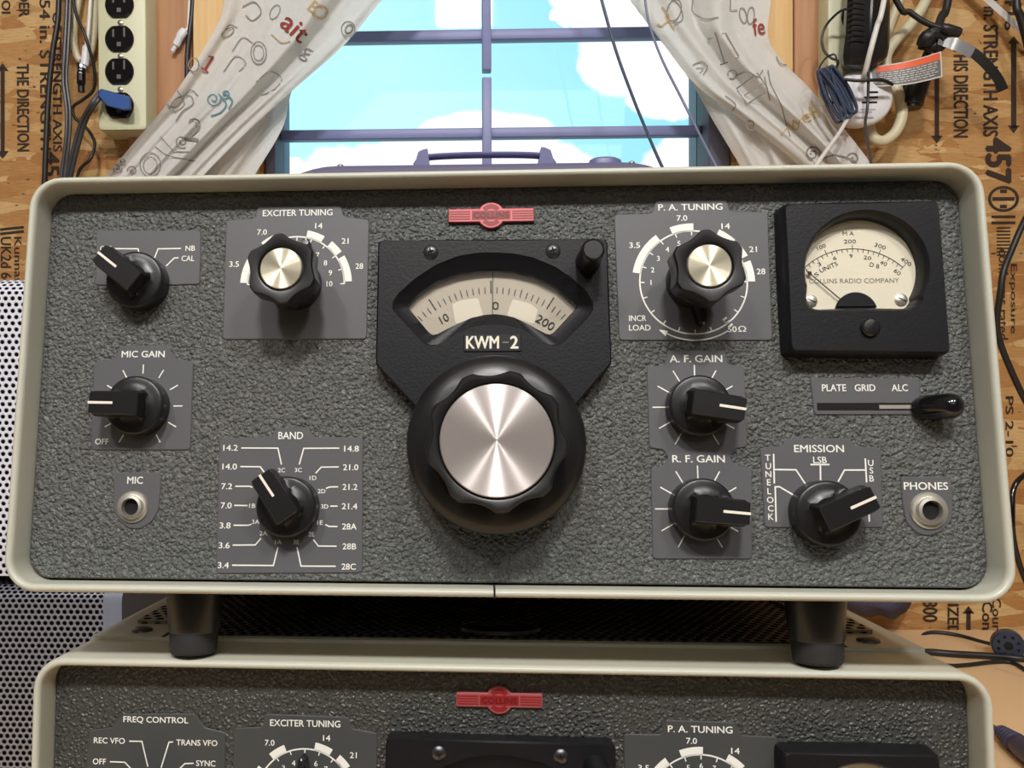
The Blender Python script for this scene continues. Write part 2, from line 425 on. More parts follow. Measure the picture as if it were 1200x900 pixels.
_TXT = {}
def text_geo(s, off=0.0, space=1.0):
    k = (s, off, space)
    if k not in _TXT:
        cu = D.curves.new('lettering', 'FONT'); cu.body = s; cu.resolution_u = 3; cu.fill_mode = 'FRONT'
        cu.space_character = space
        o = D.objects.new('lettering', cu); COL.objects.link(o)
        dg = bpy.context.evaluated_depsgraph_get()
        me = D.meshes.new_from_object(o.evaluated_get(dg))
        v0 = [tuple(v.co[:2]) for v in me.vertices]; f0 = [list(p.vertices) for p in me.polygons]
        D.objects.remove(o); D.curves.remove(cu); D.meshes.remove(me)
        vs, fs = [], []
        for dx, dy in (((-off, 0), (off, 0), (0, off * .7), (0, -off * .7)) if off > 0 else ((0, 0),)):   # heavier strokes
            b = len(vs); vs += [(x + dx, y + dy) for x, y in v0]; fs += [[b + i for i in f] for f in f0]
        xs = [v[0] for v in vs]; ys = [v[1] for v in vs]
        x0, x1, y0, y1 = min(xs), max(xs), min(ys), max(ys)
        _TXT[k] = ([((x - (x0 + x1) / 2), (y - (y0 + y1) / 2), i // len(v0)) for i, (x, y) in enumerate(vs)], fs, x1 - x0, y1 - y0)
    return _TXT[k]

def text(g, s, c, w, h, z, rot=0.0, off=.012, mp=None, space=1.0):
    """lettering centred on c, w wide (None = natural) and h tall, in the plane z; mp maps the 2-D point to 3-D instead"""
    vs, fs, tw, th = text_geo(s, off, space)
    sy = h / th; sx = sy if w is None else w / tw
    ca, sa = math.cos(rot), math.sin(rot); out = []
    for x, y, i in vs:
        x, y = x * sx, y * sy; X, Y = c[0] + x * ca - y * sa, c[1] + x * sa + y * ca
        out.append(Vector(mp(X, Y)) - Vector((0, i * 4e-5, 0)) if mp else (X, Y, z + i * 2e-5))
    g.add(out, fs)

# ------------------------------------------------------------------ helpers: scene bookkeeping
def thing(name, label, cat, loc, rot=None, group=None):
    o = D.objects.new(name, None); o.empty_display_size = .02; COL.objects.link(o)
    M = Matrix.Translation(loc) @ (rot.to_4x4() if rot else Matrix.Identity(4))
    o.matrix_world = M; MW[o.name] = M
    return tag(o, label, cat, group)
def tag(o, label, cat, group=None):
    o['label'] = label; o['category'] = cat
    if group: o['group'] = group
    return o
def struct(o): o['kind'] = 'structure'; return o

def ray(px, py): return RC @ Vector(((px - PPX) / F_PX, (py - PPY) / F_PX, 1.0))
def at(px, py, Y):
    """the room point seen at a photograph pixel, on the vertical plane at depth Y"""
    d = ray(px, py); return CAM + d * ((Y - CAM.y) / d.y)
def at_z(px, py, z):
    d = ray(px, py); return CAM + d * ((z - CAM.z) / d.z)

PSI = math.radians(-1.6)
def radio_rot(tilt):
    a = math.radians(tilt); c, s = math.cos(PSI), math.sin(PSI)
    return Matrix(((c, -s, 0), (s, c, 0), (0, 0, 1))) @ Matrix(((1, 0, 0), (0, math.sin(a), -math.cos(a)), (0, math.cos(a), math.sin(a))))
R_UP, T_UP = radio_rot(8.0), Vector((0, 0, 0))
R_LO, T_LO = radio_rot(4.0), Vector((.00183, .00228, -.19481))
class Face:
    def __init__(s, R, T): s.R, s.T = R, T; s.I = R.transposed()
    def q(s, px, py, w=0.0):
        o = s.I @ (CAM - s.T); d = s.I @ ray(px, py); k = (w - o.z) / d.z; p = o + d * k; return (p.x, p.y)
    def px(s, u, v, w=0.0):
        X = RC.transposed() @ (s.R @ Vector((u, v, w)) + s.T - CAM); return (PPX + F_PX * X.x / X.z, PPY + F_PX * X.y / X.z)
FU, FL = Face(R_UP, T_UP), Face(R_LO, T_LO)
MM = .3375 / 1000            # metres per pixel on the front panel
#@@MATS
M_PANEL = crinkle_mat()
M_PANEL2 = crinkle_mat('dimmed_pebbled_paint', S(66, 67, 65), .30, True)  # pebbles are its own; the dimmer light is put into the dark tone
M_PLATE2 = mat('dimmed_smooth_plate', S(68, 70, 70), .42)  # plate tone darkened to carry the dimmer light on the lower radio
M_PLATE = mat('smooth_grey_plate', S(88, 88, 91), .45)
M_WHITE = mat('cream_print', S(240, 238, 230), .5)
M_CASE = mat('pale_grey_enamel', S(190, 190, 176), .38, var=(14, .05))
M_BLACK = mat('black_plastic', (.010, .010, .011, 1), .32, spec=.5)
M_BEZEL = mat('black_satin_casting', (.008, .008, .010, 1), .42, spec=.28, bump=(900, .00008, 'noise'))
M_KNOB = mat('black_knob', (.010, .010, .011, 1), .33, spec=.42)
M_SPUN = mat('spun_aluminium', (.72, .66, .64, 1), .30, metal=.72, aniso=1.0)
M_BRASS = mat('spun_brass', (.70, .65, .50, 1), .33, metal=.8, aniso=.97)
M_RUBBER = mat('black_rubber', (.014, .014, .015, 1), .75)
M_CHROME = mat('worn_nickel', (.78, .74, .66, 1), .36, metal=.9)
M_DARK = mat('dark_void', (.003, .003, .003, 1), .9)
M_DIAL = mat('cream_dial', S(212, 203, 184), .6)
M_DIALGREY = mat('grey_dial', S(178, 168, 150), .6)
M_INK = mat('black_ink', (.012, .011, .011, 1), .6)
M_INKG = mat('faded_ink', S(120, 116, 108), .7)
M_RED = mat('red_enamel', S(140, 34, 38), .3, coat=.4)
M_REDMETAL = mat('rosy_metal', S(188, 104, 106), .3, metal=.45)
M_GLASS = glass_mat('clear_glass', .22)
M_METERFACE = mat('meter_face', S(222, 214, 192), .6)
M_SCREW = mat('dark_screw', (.10, .10, .11, 1), .35, metal=.9)

# ------------------------------------------------------------------ the room
YW = .70                      # inner face of the window wall
ZB = -.306                    # bench top
ZF, ZC = -1.07, 1.38          # floor, ceiling
M_OSB = osb_mat()
M_WALL = mat('painted_wallboard', S(150, 146, 140), .8, bump=(60, .0006, 'noise'))
M_FLOOR = mat('grey_floor', S(120, 112, 102), .7, var=(6, .15))
M_CEIL = mat('white_ceiling', S(225, 220, 210), .85)
M_STAMP = mat('stamp_ink', S(52, 36, 26), .8, var=(60, .35))
M_PINE = wood_mat('pine_board', S(232, 198, 146), S(216, 174, 116))
M_STUD_SHADE = wood_mat('shaded_stud', S(188, 142, 106), S(164, 114, 78))
M_FRAME = mat('flare_tinted_frame', S(132, 138, 186), .45)  # lavender lift from lens flare is put into the bar colour
M_FRAMED = mat('dark_window_jamb', S(92, 92, 112), .5)
M_PANE = glass_mat('window_glass', .9)
M_LAMINATE = mat('tan_laminate', S(238, 205, 160), .45, var=(9, .04))

XL, XR = at(309, 300, YW).x, at(858, 300, YW).x       # window opening
ZL, ZH = at(600, 232, YW).z, 1.02
g = G()
for a, b in (((-1.9, YW, ZF), (XL, YW + .1, ZC)), ((XR, YW, ZF), (1.9, YW + .1, ZC)), ((XL, YW, ZF), (XR, YW + .1, ZL)), ((XL, YW, ZH), (XR, YW + .1, ZC))):
    g.box(a, b)
wall = struct(g.build('wall_back', M_OSB, smooth=False))
g = G(); g.box((-1.9, -3.2, ZF - .05), (1.9, YW + .1, ZF)); struct(g.build('floor', M_FLOOR, smooth=False))
g = G(); g.box((-1.9, -3.2, ZC), (1.9, YW + .1, ZC + .05)); struct(g.build('ceiling', M_CEIL, smooth=False))
g = G(); g.box((-1.95, -3.2, ZF), (-1.9, YW, ZC)); struct(g.build('wall_left', M_WALL, smooth=False))
g = G(); g.box((1.9, -3.2, ZF), (1.95, YW, ZC)); struct(g.build('wall_right', M_WALL, smooth=False))
g = G(); g.box((-1.9, -3.25, ZF), (1.9, -3.2, ZC)); struct(g.build('wall_front', M_WALL, smooth=False))

# mill stamps on the board: lettering that reads downwards
def wall_text(g, s, px, py, wpx, hpx, off=.015, Y=None, rot=-90):
    Y = Y or YW - .0006
    c = at(px, py, Y); k = (Y - CAM.y) / F_PX
    text(g, s, (c.x, c.z), wpx * k, hpx * k, 0, math.radians(rot), off, mp=lambda X, Z: (X, Y, Z))
def wall_bar(g, x0, y0, x1, y1, wpx):
    Y = YW - .0006; a, b = at(x0, y0, Y), at(x1, y1, Y); k = (Y - CAM.y) / F_PX
    d = (b - a).normalized(); n = Vector((-d.z, 0, d.x)) * wpx * k / 2
    g.add([a + n, a - n, b - n, b + n], [[0, 1, 2, 3]])
def wall_arrow(g, x, y0, y1, wpx=5):
    wall_bar(g, x, y0, x, y1, wpx)
    for y, s in ((y0, -1), (y1, 1)):
        Y = YW - .0006
        g.add([at(x - 7, y - s * 3, Y), at(x + 7, y - s * 3, Y), at(x, y + s * 6, Y)], [[0, 1, 2]])
g = G(); g.fixn = False
for s, px, py, w, h, off in (('THE DIRECTION', 27, 126, 104, 15, .03), ('OI', 7, 8, 16, 11, .03), ('UNDER', 28, -6, 52, 13, .03), ('354 in. STRENGTH', 53, 82, 190, 13, .02),
        ('OF STRENGTH AXIS', 67, 96, 165, 11, .02), ('457', 61, 200, 46, 18, .03), ('UK2d 660', 7, 310, 66, 13, .02), ('Kunnattu', 21, 312, 70, 9, .01),
        ('THIS DIRECTION', 1126, 108, 104, 17, .03), ('354 in. STRENGTH AXIS', 1161, 68, 180, 17, .03), ('457', 1170, 188, 54, 30, .05), ('116', 1183, 18, 34, 11, .02),
        ('THIS DIRECTION', 1190, -60, 130, 15, .03),
        ('conforms rated', 1176, 345, 104, 11, .01), ('Exposure', 1187, 350, 80, 9, .01), ('800', 1090, 716, 26, 17, .03), ('SIZED', 1117, 722, 46, 13, .03), ('Cono', 1157, 727, 44, 12, .03), ('Count', 1168, 724, 46, 10, .02),
        ('SPAN 24', 1172, 560, 80, 12, .02), ('PS 2-10', 1183, 500, 70, 9, .02)):
    wall_text(g, s, px, py, w, h, off)
wall_arrow(g, 3, 80, 180); wall_arrow(g, 1098, 76, 162); wall_arrow(g, 1188, 48, 150, 6); wall_arrow(g, 1135, 716, 760, 5)
k = (YW - CAM.y) / F_PX; c = at(1176, 233, YW - .0006)
arcband(g, (0, 0), 14 * k, 17.5 * k, 0, 360, 0, 28)
n0 = len(g.v) - 58
for i in range(n0, len(g.v)): p = g.v[i]; g.v[i] = Vector((c.x + p.x, YW - .0006, c.z + p.y * .85))
for y in (224, 233, 242): wall_bar(g, 1163 + abs(233 - y), y, 1189 - abs(233 - y), y, 4)
for y in (254, 261): wall_bar(g, 1162, y, 1190, y, 3)
for i in range(9): wall_bar(g, 1168, 267 + i * 4, 1184, 267 + i * 4, 1.6)
wall_bar(g, 0, 269, 28, 266, 3); wall_bar(g, 0, 274, 28, 271, 3)
g.build('stamp_lettering', M_STAMP, wall, smooth=False)

# window: frame, bars, sill and pane
win = D.objects.new('window_1', None); COL.objects.link(win); win.location = (0, YW, ZL); MW['window_1'] = Matrix.Translation((0, YW, ZL)); struct(win)
YG = YW + .045
g = G()
for a, b in (((XL, YW + .005, ZL), (XL + .013, YW + .1, ZH)), ((XR - .026, YW + .005, ZL), (XR, YW + .1, ZH)), ((XL, YW + .005, ZH - .03), (XR, YW + .1, ZH)), ((XL, YW + .005, ZL), (XR, YW + .1, ZL + .02))):
    g.box(a, b, .002)
g.build('frame', M_FRAMED, win)
def hbar(name, pxl, pyl, pxr, pyr, half):
    g = G(); a, b = at(pxl, pyl, YG), at(pxr, pyr, YG); z = (a.z + b.z) / 2; k = (YG - CAM.y) / F_PX * half
    g.box((XL + .013, YG - .008, z - k), (XR - .026, YG + .008, z + k), .002); g.build(name, M_FRAME, win)
hbar('muntin', 410, 46, 760, 39, 6.2)
hbar('muntin', 330, 160, 830, 154, 5.8)
hbar('muntin', 330, -76, 830, -82, 6.0)
for i, (xx, ww) in enumerate(((570.3, 5.3),)):
    a = at(xx, 100, YG - .012); k = (YG - CAM.y) / F_PX * ww; zt = at(xx, 96.5, YG).z; zb = at(xx, 88, YG).z
    g = G(); g.box((a.x - k, YG - .02, ZL + .02), (a.x + k, YG - .004, zt), .001); g.build('mullion', M_FRAME, win)
    g = G(); g.box((a.x - k, YG - .02, zb), (a.x + k, YG - .004, ZH - .03), .001); g.build('mullion', M_FRAME, win)
g = G(); g.box((XL + .013, YG + .012, ZL + .02), (XR - .026, YG + .016, ZH - .03)); g.build('pane', M_PANE, win, smooth=False)
g = G(); g.box((XL - .06, YW - .05, ZL - .022), (XR + .06, YW + .045, ZL), .003); g.build('sill', M_PINE, win)

# window casing and the stud beside it, on both sides; the stud's shade is put into its brown
def board(name, px0, px1, Y0, Y1, m):
    x0, x1 = at(px0, 90, Y0).x, at(px1, 90, Y0).x
    g = G(); g.box((x0, Y0, ZB + .02), (x1, Y1, ZC - .01), .0015); return struct(g.build(name, m))
board('trim_1', 226, 300, YW - .018, YW, M_PINE)
board('trim_2', 150, 225, YW - .012, YW, M_STUD_SHADE)
board('trim_3', 868, 930, YW - .018, YW, M_PINE)
board('trim_4', 931, 990, YW - .012, YW, M_STUD_SHADE)

# ------------------------------------------------------------------ workbench
bench = thing('workbench', 'tan laminate workbench under the two radios', 'workbench', (0, .1, ZF))
g = G(); g.box((-1.25, -.26, ZB - .035), (1.25, YW - .004, ZB), .003); g.build('bench_top', M_LAMINATE, bench)
for x in (-1.18, 1.18):
    for y in (-.2, YW - .08):
        g = G(); g.box((x - .04, y - .04, ZF), (x + .04, y + .04, ZB - .035), .003); g.build('leg', M_PINE, bench)

# ------------------------------------------------------------------ radios
W2, H2, DEP, WF = .18735, .08248, .335, .01234        # half width, half height, depth behind the panel, rim in front of it
def rr3(hx, hy, r, w, n=8): return [(x, y, w) for x, y in rrect(-hx, -hy, hx, hy, r, n)]

def crop(s, ox, oy):
    return lambda x, y: (ox + x / s, oy + y / s)
C_ON, C_EX, C_DI, C_PA = crop(4.286, 0, 200), crop(5, 240, 220), crop(4, 430, 220), crop(4.5, 710, 220)
C_ME, C_MG, C_BA, C_MK, C_GA, C_EM = crop(3.6, 890, 180), crop(3.6, 0, 390), crop(4.735, 240, 490), crop(3.3333, 450, 370), crop(3.3333, 740, 400), crop(3.752, 880, 420)
C_LO, C_LL = crop(3.158, 80, 800), crop(3.46, 0, 640)
ZP = .0006                    # top of a label plate
ZT = ZP + .00012              # its print

class Panel:
    """front panel fittings of one radio; pixels are read on `face`, everything is shifted by du, dv on the panel"""
    def __init__(s, root, face, du=0.0, dv=0.0): s.root, s.face, s.du, s.dv = root, face, du, dv
    def q(s, p, w=0.0):
        a = s.face.q(p[0], p[1], w); return (a[0] + s.du, a[1] + s.dv)
    def qs(s, P, w=0.0): return [s.q(p, w) for p in P]
    def plate(s, P, r, name='label_plate'):
        g = G(); plate(g, roundpoly(s.qs(P), [x * MM for x in r] if isinstance(r, (list, tuple)) else r * MM), 0, ZP); return g.build(name, M_PLATE2 if s.root.name == 'radio_transmitter' else M_PLATE, s.root, local=True)
    def texts(s, g, items, z=ZT, off=.014, rot=0):
        for it in items:
            t, p, w, h = it[:4]; r = it[4] if len(it) > 4 else rot
            text(g, t, s.q(p), None if w is None else w * MM, h * MM, z, math.radians(r), off)

def build_case(root, lid, seam):
    g = G(); t = .0032; r = .0128
    loops = [rr3(W2 - .006, H2 - .006, r, -DEP), rr3(W2 - .001, H2 - .001, r, -DEP + .004), rr3(W2, H2, r, -DEP + .01), rr3(W2, H2, r, WF - .0022)]
    for a in (20, 45, 70, 90, 110, 135, 160):
        a = math.radians(a); i = t / 2 * (1 - math.cos(a)); loops.append(rr3(W2 - i, H2 - i, r - i, WF - .0022 + .0022 * math.sin(a)))
    loops += [rr3(W2 - t, H2 - t, r - t, WF - .0026), rr3(W2 - t, H2 - t, r - t, -.003)]
    g.loft(loops, True, False); case = g.build('case', M_CASE, root, local=True)
    if seam is not None:
        g = G(); g.box((seam - .00035, -H2 - .0002, WF - .02), (seam + .00035, -H2 + t + .0002, WF + .00015)); g.build('seam', M_DARK, case, local=True, smooth=False)
    g = G(); x = W2 - t - .0003; ytop, ybot = .0793, -.0784
    out = [(a, (b + H2 - t) * (ytop - ybot) / (2 * H2 - 2 * t) + ybot) for a, b in rrect(-x, -H2 + t, x, H2 - t, .0093, 8)]
    Q = offset_poly(out, -.0006)
    g.loft([at_w(out, -.004), at_w(out, -.0007), at_w(Q, 0)], True, True)
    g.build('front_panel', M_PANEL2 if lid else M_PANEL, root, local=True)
    # dark gap behind the panel's edge
    g = G(); g.loft([rr3(W2 - t + .001, H2 - t + .001, r - t, -.006), rr3(W2 - t + .001, H2 - t + .001, r - t, -.0045)], True, True); g.build('panel_backing', M_DARK, root, local=True)
    if lid:
        m = perforated_mat('perforated_lid', S(150, 146, 132), .0062, .0019, plane='XZ')
        y = H2
        g = G(); g.loft([[(-.178, y - .0006, -.3), (.178, y - .0006, -.3), (.178, y - .0006, -.0195), (-.178, y - .0006, -.0195)],
                         [(-.178, y + .0014, -.3), (.178, y + .0014, -.3), (.178, y + .0014, -.0195), (-.178, y + .0014, -.0195)]], True, True)
        ld = g.build('lid', M_CASE, root, local=True, smooth=False)
        ml = perforated_mat('shaded_perforated_mesh', S(48, 47, 50), .0052, .0016, plane='XZ')  # the upper radio's shadow on the lid is put into this grey
        g = G(); g.box((-.145, y + .001, -.28), (.145, y + .0021, -.024)); g.build('mesh_panel', ml, ld, local=True, smooth=False)
        for sx in (-1, 1):
            g = G(); a, b = sorted((sx * .147, sx * .168)); g.box((a, y + .001, -.28), (b, y + .0031, -.045)); g.build('perforated_strip', m, ld, local=True, smooth=False)
            g = G(); a, b = sorted((sx * .1452, sx * .1468)); g.box((a, y + .0013, -.29), (b, y + .0016, -.0196)); g.build('gap', M_DARK, ld, local=True, smooth=False)
            g = G(); c = (sx * .160, -.031)
            n = 20; g.loft([[(c[0] + rr * math.cos(2 * PI * k / n), y + hh, c[1] + rr * math.sin(2 * PI * k / n)) for k in range(n)] for rr, hh in ((.0048, .0013), (.0046, .0022), (.0036, .0028))], False, True)
            sc = g.build('screw', M_SCREW, ld, local=True)
            g = G(); g.box((c[0] - .0026, y + .00275, c[1] - .0005), (c[0] + .0026, y + .00285, c[1] + .0005)); g.build('slot', M_DARK, sc, local=True, smooth=False)
        g = G(); n = 28; c = (.002, -.040)
        g.loft([[(c[0] + rr * 1.6 * math.cos(2 * PI * k / n), y + hh, c[1] + rr * math.sin(2 * PI * k / n)) for k in range(n)] for rr, hh in ((.0115, .002), (.0112, .0035), (.0100, .0037), (.0092, .0030), (.0088, .0022))], False, True)
        g.build('finger_hole', M_BLACK, ld, local=True)
    return case

def feet(root, fl, rl, w):
    for x in (-.1222, .1272):
        n = 32; g = G(); y0 = -H2
        P = [(.0118, 0), (.0116, .003), (.0102, .018), (.0098, .0188)]
        g.loft([[(x + r * math.cos(2 * PI * k / n), y0 - h + .0004, w + r * math.sin(2 * PI * k / n)) for k in range(n)] for r, h in P], True, True)
        ft = g.build('front_foot', M_BLACK, root, local=True)
        g = G(); P = [(.0096, .0186), (.0098, .0195), (.0094, fl - .001), (.0086, fl)]
        g.loft([[(x + r * math.cos(2 * PI * k / n), y0 - h + .0004, w + r * math.sin(2 * PI * k / n)) for k in range(n)] for r, h in P], True, True)
        g.build('rubber_tip', M_RUBBER, ft, local=True)
    for x in (-.125, .125):
        n = 24; g = G(); y0 = -H2
        g.loft([[(x + r * math.cos(2 * PI * k / n), y0 - h, -.3 + r * math.sin(2 * PI * k / n)) for k in range(n)] for r, h in ((.011, -.0004), (.0105, rl - .001), (.0098, rl))], True, True)
        g.build('rear_foot', M_RUBBER, root, local=True)

def knob_xf(c, w=0.0, ang=0.0): return Matrix.Translation((c[0], c[1], w)) @ Matrix.Rotation(ang, 4, 'Z')

def pointer_knob(pn, p, deg, r=.0117, h=.0165):
    c = pn.q(p); n = 72; k0 = r / .0117
    bar = roundpoly([(-.42 * r, -.40 * r), (1.24 * r, -.38 * r), (1.24 * r, .38 * r), (-.42 * r, .40 * r)], .0005, 4)
    nose = [(-.2 * r, -.55 * r), (.5 * r, -.5 * r), (1.20 * r, -.34 * r), (1.20 * r, .34 * r), (.5 * r, .5 * r), (-.2 * r, .55 * r)]
    def uni(R, poly):
        S_ = star(poly, (0, 0), n); return [(x, y) if math.hypot(x, y) > R else (R * math.cos(2 * PI * i / n), R * math.sin(2 * PI * i / n)) for i, (x, y) in enumerate(S_)]
    cir = lambda R: [(R * math.cos(2 * PI * i / n), R * math.sin(2 * PI * i / n)) for i in range(n)]
    B = star(bar, (0, 0), n); Bi = star(offset_poly(ccw(bar), -.0004), (0, 0), n); N1 = star(nose, (0, 0), n)
    B2 = star(offset_poly(ccw(bar), .0005), (0, 0), n)
    L = [at_w(cir(r * 1.0), .0003), at_w(uni(r, [(x * .9, y * .8) for x, y in nose]), .0042), at_w(uni(r, nose), .0072), at_w(uni(r * .985, nose), .0080), at_w(uni(r * .95, nose), .0084),
         at_w(uni(r * .90, nose), .0086), at_w(uni(r * .78, nose), .0087), at_w(uni(r * .62, [(x, y) for x, y in B2]), .0091), at_w(uni(r * .48, B2), .0100), at_w(B2, .0122),
         at_w(B, .0136), at_w(B, h - .0004), at_w(Bi, h)]
    g = G(); g.xf = knob_xf(c, 0, math.radians(deg)); g.loft(L, False, True)
    kb = g.build('pointer_knob', M_KNOB, pn.root, local=True, ang=28)
    g = G(); g.xf = knob_xf(c, 0, math.radians(deg))
    g.box((.42 * r, -.042 * r, h - .0003), (1.225 * r, .042 * r, h + .00012)); g.box((1.22 * r, -.042 * r, .0125), (1.252 * r, .042 * r, h + .00012))
    g.build('pointer_line', M_WHITE_K, kb, local=True, smooth=False)

def lobed(r, n_l, depth, a0, n=144, flat=.2):
    o = []
    for k in range(n):
        th = 2 * PI * k / n; ph = ((th - a0) * n_l / (2 * PI)) % 1.0 - .5          # 0 in the middle of a scallop
        f = max(0.0, 1 - (ph / (.5 - flat)) ** 2)
        q = r * (1 - depth * f); o.append((q * math.cos(th), q * math.sin(th)))
    return o

def fluted_knob(pn, p, a0, lever, h=.026):
    """six-lobed black knob with a spun metal cap over a lever for the second shaft"""
    c = pn.q(p)
    g = G(); g.xf = knob_xf(c, 0, math.radians(lever))
    n = 72; hub = [(.0108 * math.cos(2 * PI * k / n), .0108 * math.sin(2 * PI * k / n)) for k in range(n)]
    arm = star([(-.004, -.0052), (.0105, -.0026), (.0186, -.0013), (.0186, .0013), (.0105, .0026), (-.004, .0052)], (0, 0), n)
    U = [(x, y) if math.hypot(x, y) > .0108 else hub[i] for i, (x, y) in enumerate(arm)]
    g.loft([at_w(hub, .0004), at_w(hub, .0012), at_w(U, .0018), at_w(U, .0064), at_w([(x * .97, y * .97) for x, y in U], .0070), at_w([(x * .95, y * .95) for x, y in hub], .0090)], False, True)
    lv = g.build('lever', M_KNOB, pn.root, local=True, ang=30)
    g = G(); g.xf = knob_xf(c, 0, math.radians(lever)); g.box((.0125, -.00028, .0068), (.0182, .00028, .00712)); g.build('pointer_line', M_WHITE_K, lv, local=True, smooth=False)
    g = G(); g.xf = knob_xf(c)
    A = lambda s, w: [(x * s, y * s, w) for x, y in lobed(.0138, 6, .135, math.radians(a0), 144, .11)]
    cr = lambda R, w: [(R * math.cos(2 * PI * k / 144), R * math.sin(2 * PI * k / 144), w) for k in range(144)]
    g.loft([cr(.0104, .0092), cr(.0110, .0098), [(x * .86, y * .86, .0108) for x, y, _ in A(1, 0)], A(.93, .0118), A(1.0, .0150), A(1.0, h - .0012), A(.985, h - .0004), A(.955, h),
            cr(.0094, h), cr(.0088, h - .0002), cr(.0084, h - .0014), cr(.0082, h - .0014)], False, True)
    kb = g.build('tuning_knob', M_KNOB, pn.root, local=True, ang=32)
    g = G(); n = 64
    g.loft([[(r * math.cos(2 * PI * k / n), r * math.sin(2 * PI * k / n), w) for k in range(n)] for r, w in ((.0080, -.0006), (.0080, .0004), (.0077, .0008))], False, True)
    o = g.build('metal_cap', M_BRASS, kb, local=True); o.location = (c[0], c[1], h - .0010)
    o['label'] = 'spun brassy metal cap'

def main_knob(pn, p, w0=.0088):
    c = pn.q(p, .035)
    cr = lambda R, w, n=216: [(R * math.cos(2 * PI * k / n), R * math.sin(2 * PI * k / n), w) for k in range(n)]
    A = lambda s, w: [(x * s, y * s, w) for x, y in lobed(.0254, 9, .085, math.radians(74.5), 216, .12)]
    g = G(); g.xf = knob_xf(c)
    g.loft([cr(.020, .0004), cr(.020, w0), cr(.0330, w0), cr(.0338, w0 + .0008), cr(.0338, w0 + .0040), cr(.0330, w0 + .0056), cr(.0300, w0 + .0075), cr(.0268, w0 + .0086), A(1.0, w0 + .0092), A(1.0, .0330), A(.988, .0342), A(.955, .035),
            cr(.0212, .035), cr(.0207, .0347), cr(.0204, .0330), cr(.0202, .0330)], False, True)
    kb = g.build('main_tuning_knob', M_KNOB, pn.root, local=True, ang=32)
    g = G(); n = 96
    g.loft([[(r * math.cos(2 * PI * k / n), r * math.sin(2 * PI * k / n), w) for k in range(n)] for r, w in ((.0200, -.0008), (.0200, .0008), (.0196, .0012))], False, True)
    o = g.build('metal_cap', M_SPUN, kb, local=True); o.location = (c[0], c[1], .0338)
    o['label'] = 'large spun aluminium cap'

def jack(pn, p, k=1.0):
    c = pn.q(p); g = G()
    g.lathe([(.0066 * k, ZP), (.0066 * k, .0012), (.0061 * k, .0018), (.0052 * k, .0019), (.0050 * k, .0026), (.0047 * k, .0034), (.0036 * k, .0036), (.0034 * k, .0030), (.0033 * k, .0010)], c, 40, False, False)
    j = g.build('jack_socket', M_CHROME, pn.root, local=True)
    g = G(); g.lathe([(.0034 * k, .0012), (.0001, .0012)], c, 32, False, True); g.build('jack_hole', M_DARK, j, local=True)

def emblem(pn, p, hw=51.5, hh=8.6, R=16.5):
    c = pn.q(p); k = MM; g = G()
    P = [(x, y) for x, y in rrect(c[0] - hw * k, c[1] - hh * k, c[0] + hw * k, c[1] + hh * k, .0004, 3)]
    cir = [(c[0] + R * k * math.cos(2 * PI * i / 48), c[1] + R * k * math.sin(2 * PI * i / 48)) for i in range(48)]
    A = star(P, c, 192); B = star(cir, c, 192)
    U = [a if math.hypot(a[0] - c[0], a[1] - c[1]) > math.hypot(b[0] - c[0], b[1] - c[1]) else b for a, b in zip(A, B)]
    plate(g, U, 0, .0016, .0004); em = g.build('emblem', M_REDMETAL, pn.root, local=True)
    em['label'] = 'rosy metal and red enamel emblem'
    g = G(); z = .00168
    g.loft([at_w(rrect(c[0] - 23 * k, c[1] - 5.6 * k, c[0] + 23 * k, c[1] + 5.6 * k, .0002, 2), z - .0002), at_w(rrect(c[0] - 23 * k, c[1] - 5.6 * k, c[0] + 23 * k, c[1] + 5.6 * k, .0002, 2), z)], False, True)
    for sx in (-1, 1):
        for j in range(4):
            y = c[1] + (j - 1.5) * 3.0 * k; x0, x1 = sorted((c[0] + sx * 25 * k, c[0] + sx * 50 * k)); g.box((x0, y - .9 * k, z - .0002), (x1, y + .9 * k, z))
        arcband(g, c, 8 * k, 13.5 * k, 40 if sx > 0 else 220, 140 if sx > 0 else 320, z)
    g.build('enamel', M_RED, em, local=True, smooth=False)
    g = G(); text(g, 'COLLINS', c, 42 * k, 7.2 * k, z + .0001, 0, .02); g.build('lettering', M_EMBTXT, em, local=True, smooth=False)

def exciter_plate(pn):
    P = [C_EX(*t) for t in ((106, 890), (950, 888), (965, 190), (815, 170), (800, 108), (312, 108), (296, 180), (128, 192))]
    pl = pn.plate(P, [5, 5, 5, 5, 5, 5, 5, 5]); g = G(); g.fixn = False
    c = pn.q((347, 333.5)); k = MM
    pn.texts(g, [('EXCITER TUNING', C_EX(546, 150), 86, 8.0), ('7.0', C_EX(338, 263), 12, 7), ('14', C_EX(670, 226), 9, 7), ('21', C_EX(824, 315), 8.5, 7), ('28', C_EX(907, 462), 9.5, 7), ('3.5', C_EX(175, 450), 12, 7)])
    for a, b in ((2.5, 31), (36, 51), (60, 79), (112, 130), (146, 178)): arcband(g, c, 58.5 * k, 68 * k, a, b, ZT)
    arcband(g, c, 58 * k, 59.8 * k, 0, 180, ZT, 48)
    for i in range(11):
        a = math.radians(18 * i); d = Vector((math.cos(a), math.sin(a))); v = Vector(c)
        stroke(g, [v + d * 54 * k, v + d * 59 * k], 1.3 * k, ZT)
        if i < 11: text(g, str(10 - i), v + d * (44 if i else 41) * k, None, 6.6 * k, ZT, 0, .014)
    g.build('lettering', M_WHITE, pl, local=True, smooth=False); return c

